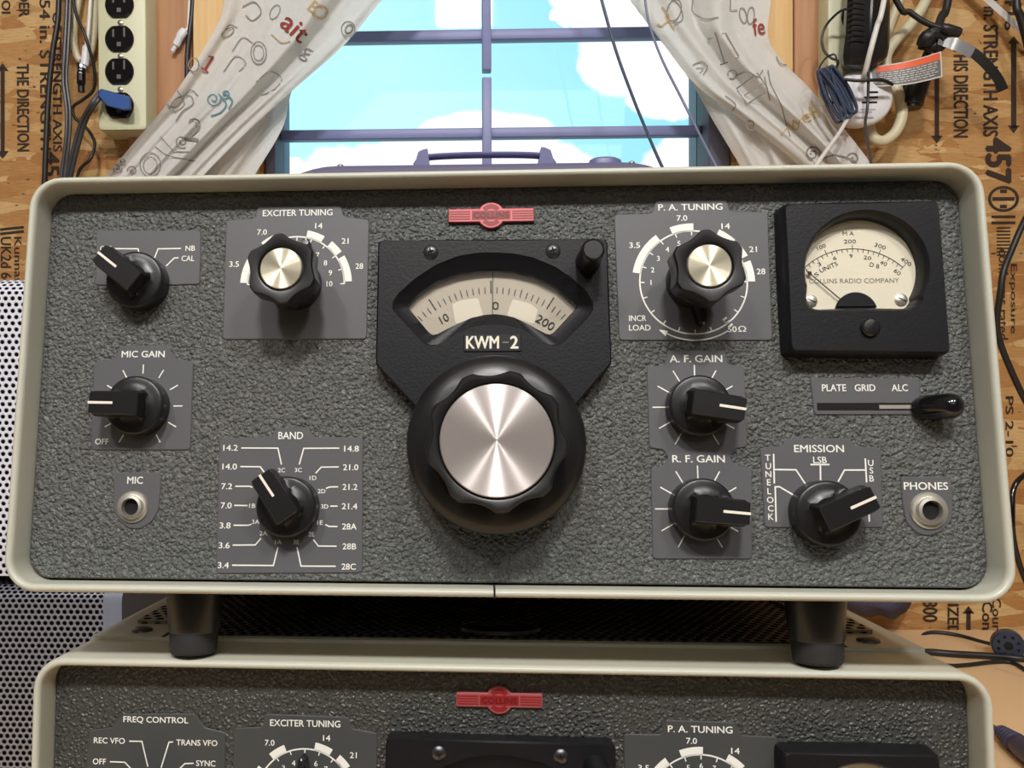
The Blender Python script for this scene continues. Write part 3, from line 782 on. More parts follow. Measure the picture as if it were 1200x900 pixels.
def pa_plate(pn):
    P = [C_PA(*t) for t in ((68, 806), (876, 806), (852, 130), (655, 128), (632, 66), (265, 66), (240, 138), (42, 142))]
    pl = pn.plate(P, [5, 5, 5, 5, 5, 5, 5, 5]); g = G(); g.fixn = False
    c = pn.q((812, 331)); k = MM; v = Vector(c)
    pn.texts(g, [('P. A. TUNING', C_PA(443, 105), 75, 8.0), ('7.0', C_PA(399, 163), 12.5, 7), ('14', C_PA(629, 205), 10, 7), ('21', C_PA(773, 327), 9, 7), ('28', C_PA(815, 444), 10, 7), ('3.5', C_PA(150, 306), 13, 7),
        ('INCR', C_PA(166, 690), 20, 7), ('LOAD', C_PA(177, 740), 25, 7)])
    text(g, '50', pn.q(C_PA(663, 748)), 10.5 * k, 7 * k, ZT, 0, .014); text(g, '\u03a9', pn.q(C_PA(716, 746)), 9 * k, 7 * k, ZT, 0, .014)
    for a, b in ((126, 170), (88, 111), (45, 63), (26, 40), (0, 21)): arcband(g, c, 61.5 * k, 71 * k, a, b, ZT)
    arcband(g, c, 61 * k, 62.8 * k, 0, 360, ZT, 90)
    for i in range(20):
        a = math.radians(18 * i); d = Vector((math.cos(a), math.sin(a)))
        if i == 17: stroke(g, [v + d * 56 * k, v + d * 61 * k], 1.3 * k, ZT)
        stroke(g, [v + d * 56.5 * k, v + d * 61.5 * k], 1.4 * k, ZT)
        if i <= 10: text(g, str(11 - i), v + d * 49 * k, None, 6.4 * k, ZT, 0, .014)
    a = math.radians(-52); d = Vector((math.cos(a), math.sin(a))); t = Vector((-d.y, d.x))
    for q in (56, 61, 66): stroke(g, [v + d * q * k - t * 3 * k, v + d * q * k + t * 3 * k], 2.4 * k, ZT)
    arcband(g, c, 68.4 * k, 70 * k, -57, -118, ZT, 30)
    a = math.radians(-118); d = Vector((math.cos(a), math.sin(a))); t = Vector((d.y, -d.x)); m = v + d * 69.2 * k
    g.add([tuple(m + d * 3.6 * k) + (ZT,), tuple(m - d * 3.6 * k) + (ZT,), tuple(m + t * 10 * k) + (ZT,)], [[0, 1, 2]])
    g.build('lettering', M_WHITE, pl, local=True, smooth=False); return c

def dial_bezel(pn, name_text):
    N = 240; c = pn.q((579, 352))
    bz = .008
    out = roundpoly(pn.qs([(443, 281), (712, 279.5), (717, 426), (640, 516), (525, 518), (440, 427)], bz), [.0024, .0024, .0016, .0016, .0016, .0016], 5)
    win_o = [C_DI(*t) for t in ((1057, 540), (1057, 572), (1040, 600), (925, 718), (895, 736), (860, 738), (815, 718), (760, 680), (700, 652), (640, 640), (600, 637), (550, 640), (490, 652), (420, 682), (370, 715), (330, 738), (290, 738), (262, 722), (150, 600), (124, 572), (124, 535), (150, 495), (230, 425), (330, 360), (430, 322), (520, 308), (600, 306), (690, 312), (780, 330), (880, 372), (960, 425), (1030, 490))]
    WO = pn.qs(win_o, bz)
    A, B = star(ccw(out), c, N), star(ccw(WO), c, N)
    cen = Vector(c)
    ins = lambda Q, d: [tuple(Vector(q) - (Vector(q) - cen).normalized() * d) for q in Q]
    lip = [C_DI(*t) for t in ((188, 556), (250, 492), (330, 440), (430, 405), (520, 391), (590, 387), (680, 392), (780, 415), (880, 463), (988, 556), (930, 620), (874, 680), (852, 690), (822, 678), (760, 642), (690, 608), (640, 596), (600, 592), (550, 596), (490, 610), (420, 640), (360, 672), (330, 687), (310, 690), (290, 678), (240, 618))]
    IN = star(ccw(roundpoly(pn.qs(lip, .0046), .0006, 3)), c, N)
    g = G()
    g.loft([at_w(A, 0), at_w(A, bz - .0007), at_w(ins(A, .0007), bz), at_w(ins(B, -.0003), bz), at_w(ins(B, .0004), bz - .0007), at_w(ins(IN, -.0004), .0052), at_w(IN, .0046), at_w(IN, .0006)], False, False)
    bezel = g.build('dial_bezel', M_BEZEL, pn.root, local=True, ang=30)
    # dial plate and its scale
    wd = .0016
    win_i = [C_DI(*t) for t in ((1010, 560), (860, 700), (770, 650), (680, 615), (600, 600), (520, 605), (420, 645), (325, 700), (165, 560), (300, 420), (450, 365), (590, 350), (730, 365), (900, 430))]
    DI = pn.qs(win_i, wd); DI = offset_poly(ccw(DI), .0022)
    g = G(); g.loft([at_w(DI, .0005), at_w(DI, wd)], False, True); dial = g.build('dial', M_DIALGREY, pn.root, local=True, smooth=False)
    dc = pn.q((576.5, 463), wd); k = MM
    g = G(); g.fixn = False; z = wd + .00015
    for i in range(-13, 15):
        a = math.radians(90 - 3.27 * i + .3); d = Vector((math.cos(a), math.sin(a))); v = Vector(dc)
        big = (i % 10 == 0); mid = (i % 5 == 0)
        r1 = 136.5 if big else (130 if mid else 128.5); r0 = 120.5
        stroke(g, [v + d * r0 * k, v + d * (r1 if not mid else r1 + 0) * k], (1.5 if big else 1.0) * k, z)
    for s, p, w, h, r in (('10', C_DI(362, 613), 10.5, 9.5, 28), ('0', C_DI(603, 553), 7.5, 9.5, 0), ('200', C_DI(836, 632), 23, 10, -32)):
        text(g, s, pn.q(p, wd), w * k, h * k, z + .0002, math.radians(r), .0)
    stroke(g, [pn.q(C_DI(591, 380), wd), pn.q(C_DI(588, 605), wd)], .9 * k, z + .0003)
    g.build('scale_marks', M_INK, dial, local=True, smooth=False)
    g = G()
    for Q in (((415, 640), (400, 545), (440, 528), (520, 516), (545, 600)), ((655, 600), (683, 522), (770, 545), (800, 572), (785, 640))):
        P = roundpoly(pn.qs([C_DI(*t) for t in Q], wd), .0010, 4); P = ccw(P); g.loft([at_w(P, wd), at_w(P, wd + .0001)], False, True)
    g.build('dial_window', M_DIAL, dial, local=True, smooth=False)
    g = G(); gl = star(ccw(DI), c, 80); g.loft([at_w(gl, .0042), at_w(gl, .0046)], True, True); g.build('dial_glass', M_GLASS, pn.root, local=True, smooth=False)
    for p in (C_DI(300, 302), C_DI(872, 297)):
        q = pn.q(p, bz); g = G(); g.lathe([(.0029, bz), (.0029, bz + .0004), (.0022, bz + .0011), (.0008, bz + .0014)], q, 28)
        sc = g.build('bezel_screw', M_SCREW, bezel, local=True)
        g = G(); g.xf = knob_xf(q, 0, .3)
        g.box((-.0013, -.0003, bz + .0013), (.0013, .0003, bz + .0016)); g.box((-.0003, -.0013, bz + .0013), (.0003, .0013, bz + .0016)); g.build('bezel_screw_slot', M_DARK, bezel, local=True, smooth=False)
    q = pn.q(C_DI(1036, 345), bz); g = G(); g.lathe([(.0050, bz - .0005), (.0048, bz + .002), (.0044, bz + .016), (.0042, bz + .0170), (.0036, bz + .0176), (.0034, bz + .0172)], q, 32)
    g.build('dial_lock_peg', M_BLACK, bezel, local=True)
    if name_text:
        q = pn.q(C_DI(588, 726), bz); g = G(); P = roundpoly([(q[0] - 33 * k, q[1] - 10.5 * k), (q[0] + 33 * k, q[1] - 10.5 * k), (q[0] + 33 * k, q[1] + 10.5 * k), (q[0] - 33 * k, q[1] + 10.5 * k)], .0006)
        plate(g, P, bz - .0002, bz + .0005, .0002); nb = g.build('name_plate', M_BLACK, bezel, local=True)
        g = G(); g.fixn = False; z = bz + .00062; q0 = Vector(q)
        text(g, 'KWM', q0 + Vector((-11.3 * k, 0)), 38 * k, 15 * k, z, 0, .03); text(g, '2', q0 + Vector((25 * k, 0)), 9.5 * k, 15 * k, z, 0, .03)
        g.build('name_lettering', M_WHITE_K2, bezel, local=True, smooth=False)
        g = G(); g.fixn = False; stroke(g, [q0 + Vector((11.5 * k, 0)), q0 + Vector((18.5 * k, 0))], 1.6 * k, z); g.build('name_dash', M_INKG, bezel, local=True, smooth=False)

def meter(pn):
    bz = .0096; N = 200
    out = roundpoly(pn.qs([C_ME(*t) for t in ((105, 211), (757, 199), (806, 840), (134, 833))], bz), .0022, 5)
    W = []
    cx, cy, R = 452, 486, 262
    for a in range(-28, 197, 4):
        W.append((cx + R * math.cos(math.radians(a)) * 1.0, cy - R * math.sin(math.radians(a)) * .93))
    W += [(197, 600), (202, 630), (216, 650), (244, 659), (632, 657), (668, 642), (686, 618)]
    c = pn.q(C_ME(450, 500), bz); cen = Vector(c)
    A = star(ccw(out), c, N); B = star(ccw(pn.qs([C_ME(*t) for t in W], bz)), c, N)
    ins = lambda Q, d: [tuple(Vector(q) - (Vector(q) - cen).normalized() * d) for q in Q]
    g = G()
    g.loft([at_w(ins(A, -.0012), 0), at_w(ins(A, -.0006), bz - .0018), at_w(ins(A, -.0001), bz - .0006), at_w(ins(A, .0006), bz), at_w(ins(B, -.0006), bz), at_w(ins(B, .0002), bz - .0008), at_w(ins(B, .0010), bz - .0024), at_w(ins(B, .0014), .0022), at_w(ins(B, .0014), .0005)], False, False)
    hs = g.build('meter_housing', M_BEZEL, pn.root, local=True, ang=32)
    wd = .0024; Fp = ins(B, -.0002)
    g = G(); g.loft([at_w(Fp, .0006), at_w(Fp, wd)], False, True); fc = g.build('meter_face', M_METERFACE, pn.root, local=True, smooth=False)
    k = MM; z = wd + .00012; pv = pn.q(C_ME(405, 660), wd); v = Vector(pv)
    q = lambda x, y: pn.q(C_ME(x, y), wd)
    g = G(); g.fixn = False
    # scale arc through three points of the photograph
    P1, P2, P3 = (Vector(q(*t)) for t in ((190, 482), (384, 402), (604, 480)))
    ax, ay, bx, by, cx_, cy_ = *P1, *P2, *P3; d_ = 2 * (ax * (by - cy_) + bx * (cy_ - ay) + cx_ * (ay - by))
    ux = ((ax * ax + ay * ay) * (by - cy_) + (bx * bx + by * by) * (cy_ - ay) + (cx_ * cx_ + cy_ * cy_) * (ay - by)) / d_
    uy = ((ax * ax + ay * ay) * (cx_ - bx) + (bx * bx + by * by) * (ax - cx_) + (cx_ * cx_ + cy_ * cy_) * (bx - ax)) / d_
    sc = Vector((ux, uy)); Rr = (P1 - sc).length; ang = lambda p: math.degrees(math.atan2((p - sc).y, (p - sc).x)); a1, a2, a3 = ang(P1), ang(P2), ang(P3)
    arcband(g, sc, Rr - .4 * k, Rr + .4 * k, a1 + 1, a3, z, 40)
    for i in range(21):
        f = i / 20; a = math.radians(a1 + (a3 - a1) * f); d = Vector((math.cos(a), math.sin(a)))
        up = i % 5 == 0; stroke(g, [sc + d * (Rr - (4 if not up else 4) * k), sc + d * (Rr + (5 if up else 0) * k)], .7 * k, z)
    for s, p, w, h, r in (('M A', (374, 337), 12.5, 4.6, 0), ('100', (260, 394), 10.5, 4.8, 22), ('200', (381, 371), 13.5, 4.6, 0), ('300', (509, 391), 13, 4.8, -20), ('400', (618, 456), 13, 5, -38),
            ('3', (252, 467), 4, 4.4, 25), ('6', (317, 441), 4, 4.4, 12), ('9', (386, 432), 3.6, 4.4, 0), ('20', (455, 440), 8.5, 4.4, -10), ('40', (523, 463), 8, 4.6, -24), ('60', (581, 500), 8, 4.8, -38),
            ('S', (240, 510), 4.6, 4.6, 30), ('UNITS', (291, 479), 22, 5.2, 24), ('D B', (485, 472), 11, 5, -16)):
        text(g, s, q(*p), w * k, h * k, z, math.radians(r), .0)
    g.build('scale_marks', M_INK, fc, local=True, smooth=False)
    g = G(); g.fixn = False; text(g, 'COLLINS RADIO COMPANY', q(398, 537), 101 * k, 5.6 * k, z, 0, -.004); g.build('maker_lettering', M_INKG, fc, local=True, smooth=False)
    # pivot hub, two face screws, pointer
    hc = q(405, 672); g = G(); hub = [(hc[0] + 23.5 * k * math.cos(math.radians(a)), hc[1] + 23.5 * k * math.sin(math.radians(a))) for a in range(14, 167, 8)]
    g.loft([at_w(ccw(hub), wd), at_w(ccw(hub), wd + .0012), at_w(offset_poly(ccw(hub), -.0004), wd + .0016)], False, True); g.build('pivot_cover', M_BEZEL, fc, local=True)
    for p in ((216, 622), (596, 617)):
        s_ = q(*p); g = G(); g.lathe([(.0024, wd), (.0024, wd + .0005), (.0015, wd + .0011)], s_, 24); g.build('face_screw', M_CHROME, fc, local=True)
        g = G(); g.xf = knob_xf(s_, 0, -.5); g.box((-.0017, -.00018, wd + .0009), (.0017, .00018, wd + .00125)); g.build('face_screw_slot', M_DARK, fc, local=True, smooth=False)
    g = G(); a, b = Vector(q(335, 618)), Vector(q(192, 497)); m = a + (b - a) * .9; d = (b - a).normalized(); n_ = Vector((-d.y, d.x)); z2 = wd + .0014
    stroke(g, [a, b], 1.5 * k, z2)
    g.add([tuple(m - d * 3.5 * k) + (z2,), tuple(m + n_ * 3 * k) + (z2,), tuple(m + d * 4 * k) + (z2,), tuple(m - n_ * 3 * k) + (z2,)], [[0, 1, 2, 3]]); g.build('needle', M_INK, fc, local=True, smooth=False)
    gl = ins(B, .0006); g = G(); g.loft([at_w(gl, bz - .0036), at_w(gl, bz - .0030)], True, True); g.build('meter_glass', M_GLASS, pn.root, local=True, smooth=False)
    s_ = pn.q(C_ME(465, 734), bz); g = G(); g.lathe([(.0036, bz), (.0035, bz + .0010), (.0028, bz + .0018), (.0012, bz + .0021)], s_, 30); zs = g.build('zero_screw', M_BLACK, hs, local=True)
    g = G(); g.xf = knob_xf(s_, 0, math.radians(48)); g.box((-.0031, -.0003, bz + .0014), (.0031, .0003, bz + .0023)); g.build('zero_screw_slot', M_DARK, hs, local=True, smooth=False)

def line_items(pn, g, items, wpx=1.5):
    for P in items: stroke(g, pn.qs(P), wpx * MM, ZT)

M_WHITE_K = mat('white_pointer_paint', S(236, 226, 214), .5)
M_WHITE_K2 = mat('ivory_paint', S(232, 226, 208), .5)
M_EMBTXT = mat('dark_emblem_letter', S(96, 20, 24), .4)

# ---- upper radio
up = thing('radio_transceiver', 'upper grey cased radio transceiver with round meter, tilted on long black feet', 'radio transceiver', T_UP, R_UP)
build_case(up, False, FU.q(579.5, 692, WF)[0])
feet(up, .0273, .0054, -.0190)
pn = Panel(up, FU)
emblem(pn, (575.5, 253.5))
# power switch plate
pl = pn.plate([C_ON(*t) for t in ((483, 576), (560, 577), (890, 576), (912, 574), (1006, 572), (1012, 304), (486, 300))], [4, 0, 0, 0, 4, 4, 4]); g = G(); g.fixn = False
pn.texts(g, [('ON', C_ON(534, 393), 14, 6.6), ('NB', C_ON(959, 392), 12, 6.6), ('CAL', C_ON(947, 443), 16, 7)])
line_items(pn, g, [[C_ON(572, 394), C_ON(697, 395), C_ON(704, 425)], [C_ON(912, 393), C_ON(797, 395), C_ON(780, 440)], [C_ON(900, 440), C_ON(878, 441), C_ON(838, 481)]])
g.build('lettering', M_WHITE, pl, local=True, smooth=False)
pointer_knob(pn, (166.5, 333), 142)
cE = exciter_plate(pn); cP = pa_plate(pn)
fluted_knob(pn, (346.8, 333.5), 96, 73); fluted_knob(pn, (812, 331), 94, -84)
dial_bezel(pn, True)
main_knob(pn, (582, 516))
meter(pn)
# mic gain
def gain_ticks(g, c, angs, r0=39, r1=50):
    for a in angs:
        d = Vector((math.cos(math.radians(a)), math.sin(math.radians(a)))); stroke(g, [Vector(c) + d * r0 * MM, Vector(c) + d * r1 * MM], 1.4 * MM, ZT)
TICKS = [90 + 30 * i for i in range(-5, 6)]
pl = pn.plate([C_MG(*t) for t in ((386, 495), (805, 495), (818, 122), (735, 106), (715, 55), (505, 55), (490, 112), (398, 122))], 6); g = G(); g.fixn = False
pn.texts(g, [('MIC GAIN', C_MG(607, 91), 53, 8), ('OFF', C_MG(433, 459), 16.5, 7)]); cM = pn.q((166.5, 476)); gain_ticks(g, cM, TICKS); g.build('lettering', M_WHITE, pl, local=True, smooth=False)
pointer_knob(pn, (166.5, 477), 179)
# microphone jack
pl = pn.plate([C_MG(*t) for t in ((478, 740), (500, 790), (545, 825), (590, 828), (640, 800), (672, 745), (684, 590), (484, 590))], [12, 14, 14, 14, 14, 12, 4, 4]); g = G(); g.fixn = False
pn.texts(g, [('MIC', C_MG(573, 622), 19, 8.5)]); g.build('lettering', M_WHITE, pl, local=True, smooth=False)
jack(pn, C_MG(563, 734), .95)
# band switch
pl = pn.plate([C_BA(*t) for t in ((62, 862), (876, 858), (880, 108), (610, 104), (572, 54), (400, 54), (368, 104), (82, 112))], 6); g = G(); g.fixn = False
pn.texts(g, [('BAND', C_BA(479, 97), 29.5, 8.5)] + [(s, C_BA(x, y), w, 7) for s, x, y, w in (('14.2', 146, 165, 17.5), ('14.0', 141, 269, 17.5), ('7.2', 125, 378, 13), ('7.0', 122, 484, 13), ('3.8', 116, 595, 13), ('3.6', 111, 705, 13), ('3.4', 106, 815, 13),
    ('14.8', 816, 170, 17.5), ('21.0', 811, 273, 18), ('21.2', 807, 382, 17.5), ('21.4', 805, 489, 18), ('28A', 804, 601, 17), ('28B', 804, 711, 16), ('28C', 800, 823, 16.5))]
    + [(s, C_BA(x, y), w, 5) for s, x, y, w in (('2C', 428, 289, 8.5), ('3C', 521, 288, 8.5), ('1D', 602, 332, 8), ('2D', 650, 405, 9), ('3D', 667, 490, 8.5), ('1E', 641, 579, 7), ('2E', 594, 644, 7), ('3E', 510, 687, 7), ('1A', 411, 687, 8), ('2A', 328, 638, 9), ('3A', 285, 575, 9), ('1B', 266, 486, 7.5))])
line_items(pn, g, [[C_BA(*t) for t in P] for P in (((205, 166), (408, 167), (428, 258)), ((748, 167), (551, 168), (526, 258)), ((200, 269), (310, 270), (336, 305)), ((745, 271), (648, 272), (617, 306)), ((172, 378), (250, 378), (268, 384)), ((742, 381), (694, 382), (674, 390)),
    ((166, 484), (240, 485)), ((738, 488), (698, 488)), ((162, 594), (245, 594), (262, 588)), ((738, 601), (690, 600), (670, 590)), ((158, 704), (283, 703), (314, 666)), ((733, 710), (632, 709), (605, 674)), ((154, 815), (383, 817), (408, 716)), ((728, 821), (536, 820), (514, 716)))])
g.build('lettering', M_WHITE, pl, local=True, smooth=False)
pointer_knob(pn, (340.5, 593.5), 125)
# receiver gain plate: one casting for the two gain controls
pl = pn.plate([C_GA(*t) for t in ((82, 850), (470, 850), (470, 498), (405, 482), (385, 455), (405, 420), (452, 412), (440, 98), (378, 92), (365, 36), (140, 36), (125, 94), (58, 100), (68, 415), (125, 425), (142, 455), (125, 485), (74, 495))], 4.5); g = G(); g.fixn = False
pn.texts(g, [('A. F. GAIN', C_GA(250, 69), 60, 8.5), ('R. F. GAIN', C_GA(260, 459), 59, 8.5)])
cA, cR = pn.q((814.8, 477.4)), pn.q((818.6, 596.6)); gain_ticks(g, cA, TICKS, 33, 49); gain_ticks(g, cR, TICKS, 33, 49); g.build('lettering', M_WHITE, pl, local=True, smooth=False)
pointer_knob(pn, (814.8, 477.4), -9); pointer_knob(pn, (818.6, 596.6), -5)
# meter switch slot and lever
pl = pn.plate([C_EM(*t) for t in ((276, 248), (740, 248), (740, 88), (258, 86)) ], 4.5); g = G(); g.fixn = False
pn.texts(g, [('PLATE', C_EM(362, 130), 27, 8), ('GRID', C_EM(498, 130), 23, 8), ('ALC', C_EM(650, 130), 18, 8)]); g.build('lettering', M_WHITE, pl, local=True, smooth=False)
g = G(); a, b = pn.q(C_EM(289, 229)), pn.q(C_EM(715, 196)); g.box((a[0], a[1], ZP - .0003), (b[0], b[1], ZT)); g.build('slot', M_DARK, pl, local=True, smooth=False)
g = G(); a, b = pn.q(C_EM(560, 226)), pn.q(C_EM(700, 206)); g.box((a[0], a[1] + .0003, ZT), (b[0], b[1], ZT + .0003)); g.build('slide_strip', M_CHROME, pl, local=True, smooth=False)
c = pn.q((1078, 478.5)); g = G(); g.xf = Matrix.Translation((c[0], c[1], .0006)) @ Matrix.Rotation(math.radians(38), 4, 'Y')
prof = [(.0038, -.0015), (.0046, .0005), (.0048, .003), (.0048, .0105)] + [(.0048 * math.cos(a), .0105 + .0048 * math.sin(a)) for a in (.3, .6, .9, 1.2, 1.45)]
g.lathe(prof, (0, 0), 36, True, True); g.build('switch_lever', M_GLOSS if 'M_GLOSS' in globals() else mat('glossy_black', (.006, .006, .007, 1), .12), up, local=True)
# emission switch
pl = pn.plate([C_EM(*t) for t in ((58, 744), (578, 744), (568, 392), (460, 388), (428, 352), (150, 352), (135, 386), (38, 394))], 5); g = G(); g.fixn = False
pn.texts(g, [('EMISSION', C_EM(296, 397), 55, 8.5), ('LSB', C_EM(300, 447), 15, 7.5)])
for s, x, y in (('T', 71, 437), ('U', 74, 474), ('N', 74, 509), ('E', 76, 545), ('L', 78, 584), ('O', 82, 622), ('C', 84, 659), ('K', 85, 696), ('U', 523, 460), ('S', 526, 493), ('B', 527, 528)): text(g, s, pn.q(C_EM(x, y)), None, 7.0 * MM, ZT, 0, .014)
line_items(pn, g, [[C_EM(*t) for t in P] for P in (((97, 420), (100, 550)), ((100, 489), (195, 490), (235, 550)), ((108, 718), (104, 565), (122, 564), (190, 604)), ((258, 467), (342, 467)), ((302, 467), (303, 535)), ((499, 440), (505, 545)), ((501, 491), (408, 491), (380, 542)), ((513, 620), (517, 718)))], 1.7)
g.build('lettering', M_WHITE, pl, local=True, smooth=False)
pointer_knob(pn, (961, 601), 24, r=.0121)
# headphone jack
pl = pn.plate([C_EM(*t) for t in ((664, 640), (680, 720), (730, 772), (780, 780), (835, 762), (880, 710), (886, 640), (878, 520), (656, 520))], [10, 12, 14, 14, 14, 12, 10, 4, 4]); g = G(); g.fixn = False
pn.texts(g, [('PHONES', C_EM(765, 561), 48, 8.5)]); g.build('lettering', M_WHITE, pl, local=True, smooth=False)
jack(pn, C_EM(778, 669), 1.05)

# ---- lower radio
lo = thing('radio_transmitter', 'lower grey cased radio at the bottom, carrying the upper radio on its lid', 'radio transmitter', T_LO, R_LO, None)
build_case(lo, True, None)
feet(lo, .0266, .0070, -.0190)
pe = FL.q(358, 847); pu = FU.q(*C_EX(546, 150)); pe2 = FL.q(820, 854); pu2 = FU.q(*C_PA(443, 105))
pnE = Panel(lo, FU, pe[0] - pu[0], pe[1] - pu[1]); pnP = Panel(lo, FU, pe2[0] - pu2[0], pe2[1] - pu2[1])
exciter_plate(pnE); pa_plate(pnP)
fluted_knob(pnE, (346.8, 333.5), 96, 90); fluted_knob(pnP, (812, 331), 94, -84)
ml = FL.q(1010, 862); mu = FU.q(*C_ME(430, 200)); meter(Panel(lo, FU, ml[0] - mu[0], ml[1] - mu[1]))
bl = FL.q(587, 853); bu = FU.q(578, 280); pnB = Panel(lo, FU, bl[0] - bu[0], bl[1] - bu[1]); dial_bezel(pnB, False); main_knob(pnB, (582, 516))
pnL = Panel(lo, FL); emblem(pnL, (585, 819.5))
pl = pnL.plate([(101, 905), (101, 1000), (262, 1000), (265, 858), (240, 852), (228, 836), (145, 836), (132, 852), (105, 856)][::-1], 5); g = G(); g.fixn = False
pnL.texts(g, [('FREQ CONTROL', C_LO(326, 137), 81, 8.5), ('REC VFO', C_LO(155, 212), 39, 7), ('TRANS VFO', C_LO(478, 220), 51, 7), ('OFF', C_LO(118, 289), 16.5, 7), ('SYNC', C_LO(511, 296), 24, 7)])
line_items(pnL, g, [[C_LO(*t) for t in P] for P in (((228, 214), (275, 215), (297, 308)), ((390, 217), (375, 218), (346, 312)), ((157, 290), (212, 292), (240, 322)), ((466, 296), (434, 297), (404, 326)))])
g.build('lettering', M_WHITE, pl, local=True, smooth=False)
pointer_knob(pnL, (180, 938), 120)

# ------------------------------------------------------------------ curtains
M_CLOTH = cloth_mat('white_curtain_cloth', S(238, 237, 234), .30)
M_PR_K, M_PR_R, M_PR_T, M_PR_G = (mat(n, c, .9) for n, c in (('grey_doodle', S(140, 136, 130)), ('red_doodle', S(150, 60, 58)), ('teal_doodle', S(96, 140, 148)), ('gold_doodle', S(196, 170, 122))))
def poly_at(P, t):
    t = max(0, min(1, t)) * (len(P) - 1); i = min(int(t), len(P) - 2); f = t - i
    p = [P[max(0, i - 1)], P[i], P[i + 1], P[min(len(P) - 1, i + 2)]]
    def cr(a, b, c, d): return .5 * (2 * b + (c - a) * f + (2 * a - 5 * b + 4 * c - d) * f * f + (3 * b - a - 3 * c + d) * f ** 3)
    return (cr(*[q[0] for q in p]), cr(*[q[1] for q in p]))
class Curtain:
    def __init__(s, Lp, Rp, Y0, fold, ns=90, nt=60):
        s.L, s.R, s.Y0, s.fold, s.ns, s.nt = Lp, Rp, Y0, fold, ns, nt
        s.grid = []
        for j in range(nt + 1):
            a, b = poly_at(Lp, j / nt), poly_at(Rp, j / nt)
            for i in range(ns + 1):
                u = i / ns; s.grid.append((a[0] + (b[0] - a[0]) * u, a[1] + (b[1] - a[1]) * u))
        s.np_ = np.array(s.grid)
    def point(s, u, t, lift=0.0):
        a, b = poly_at(s.L, t), poly_at(s.R, t)
        return at(a[0] + (b[0] - a[0]) * u, a[1] + (b[1] - a[1]) * u, s.Y0 - s.fold(u, t) - lift)
    def depth(s, x, y):
        d = (s.np_[:, 0] - x) ** 2 + (s.np_[:, 1] - y) ** 2; k = np.argsort(d)[:4]; w = 1 / (d[k] + 1e-3); w /= w.sum()
        o = 0
        for q, ww in zip(k, w): o += ww * s.fold((q % (s.ns + 1)) / s.ns, (q // (s.ns + 1)) / s.nt)
        return o
    def on(s, x, y, lift=.0016): return at(x, y, s.Y0 - s.depth(x, y) - lift)
    def mesh(s, g):
        vs = [s.point(i / s.ns, j / s.nt) for j in range(s.nt + 1) for i in range(s.ns + 1)]; n = s.ns + 1
        g.add(vs, [[j * n + i, j * n + i + 1, (j + 1) * n + i + 1, (j + 1) * n + i] for j in range(s.nt) for i in range(s.ns)])
    def line(s, g, P, w=1.3):
        P = [Vector(p) for p in P]; vs = []
        for i, p in enumerate(P):
            d = (P[min(i + 1, len(P) - 1)] - P[max(0, i - 1)]); d = d.normalized() if d.length else Vector((1, 0)); n = Vector((-d.y, d.x)) * w / 2
            vs += [s.on(*(p + n)), s.on(*(p - n))]
        g.add(vs, [[2 * i, 2 * i + 1, 2 * i + 3, 2 * i + 2] for i in range(len(P) - 1)])
    def curve(s, g, P, w=1.3, k=5): s.line(g, [tuple(p) for p in catmull([Vector((p[0], p[1], 0)) for p in P], k)] if False else [(p.x, p.y) for p in catmull([Vector((p[0], p[1], 0)) for p in P], k)], w)
    def swirl(s, g, cx, cy, r, turns=1.6, a0=0, dr=1, w=1.4):
        n = int(turns * 18); s.line(g, [(cx + r * (1 - .85 * i / n) * math.cos(a0 + dr * turns * 2 * PI * i / n), cy + r * (1 - .85 * i / n) * math.sin(a0 + dr * turns * 2 * PI * i / n)) for i in range(n + 1)], w)
    def ring(s, g, cx, cy, rx, ry, w=1.2, rot=0): s.line(g, [(cx + rx * math.cos(a) * math.cos(rot) - ry * math.sin(a) * math.sin(rot), cy + rx * math.cos(a) * math.sin(rot) + ry * math.sin(a) * math.cos(rot)) for a in [2 * PI * i / 24 for i in range(25)]], w)
    def word(s, g, t, cx, cy, w, h, rot, off=-.01):
        ca = math.radians(rot)
        text(g, t, (0, 0), w, h, 0, ca, off, mp=lambda X, Y: s.on(cx + X, cy - Y))

def gauss(u, c, w): return math.exp(-((u - c) / w) ** 2)
def fold_left(u, t):
    a = .007 * math.sin(2 * PI * (2.1 * u + .2 * math.sin(2.2 * t) + .15)) + .003 * math.sin(2 * PI * (4.7 * u + .5 * t)) + .0012 * math.sin(2 * PI * (9 * u - .7 * t))
    return a * (.55 + .45 * t) + .012 * gauss(u, .60, .09) - .009 * gauss(u, .74, .05) + .008 * u
def fold_right(u, t):
    a = .006 * math.sin(2 * PI * (1.9 * u - .2 * t + .1)) + .0016 * math.sin(2 * PI * (4.2 * u - .4 * t)) + .0004 * math.sin(2 * PI * (9 * u + .6 * t))
    return a * (.55 + .45 * t) * (1 - .6 * u) + .011 * gauss(u, .30, .09) - .009 * gauss(u, .42, .05) + .010 * gauss(u, .62, .08)

# left curtain: a front panel over a sheerer back layer that reaches further into the window
cl = thing('curtain', 'white doodle-printed curtain drawn aside on the power strip side of the window', 'curtain', at(215, 215, .64), group='curtains on the window')
front = Curtain([(270, -70), (263, 0), (251, 36), (203, 112), (158, 166), (118, 214), (94, 244)], [(512, -70), (448, 0), (404, 52), (344, 105), (292, 152), (238, 206), (212, 236)], .652, fold_left)
back = Curtain([(330, -70), (300, 20), (262, 80), (222, 120), (190, 160), (150, 210), (130, 240)], [(480, -70), (425, 0), (385, 50), (345, 100), (331, 150), (298, 206), (280, 240)], .668, lambda u, t: .004 * math.sin(2 * PI * (4 * u + .3 * t)) + .002 * math.sin(2 * PI * 9 * u), 50, 50)
g = G(); g.fixn = False; back.mesh(g); g.build('back_layer', M_CLOTH, cl, ang=80)
g = G(); g.fixn = False; front.mesh(g)
c = front
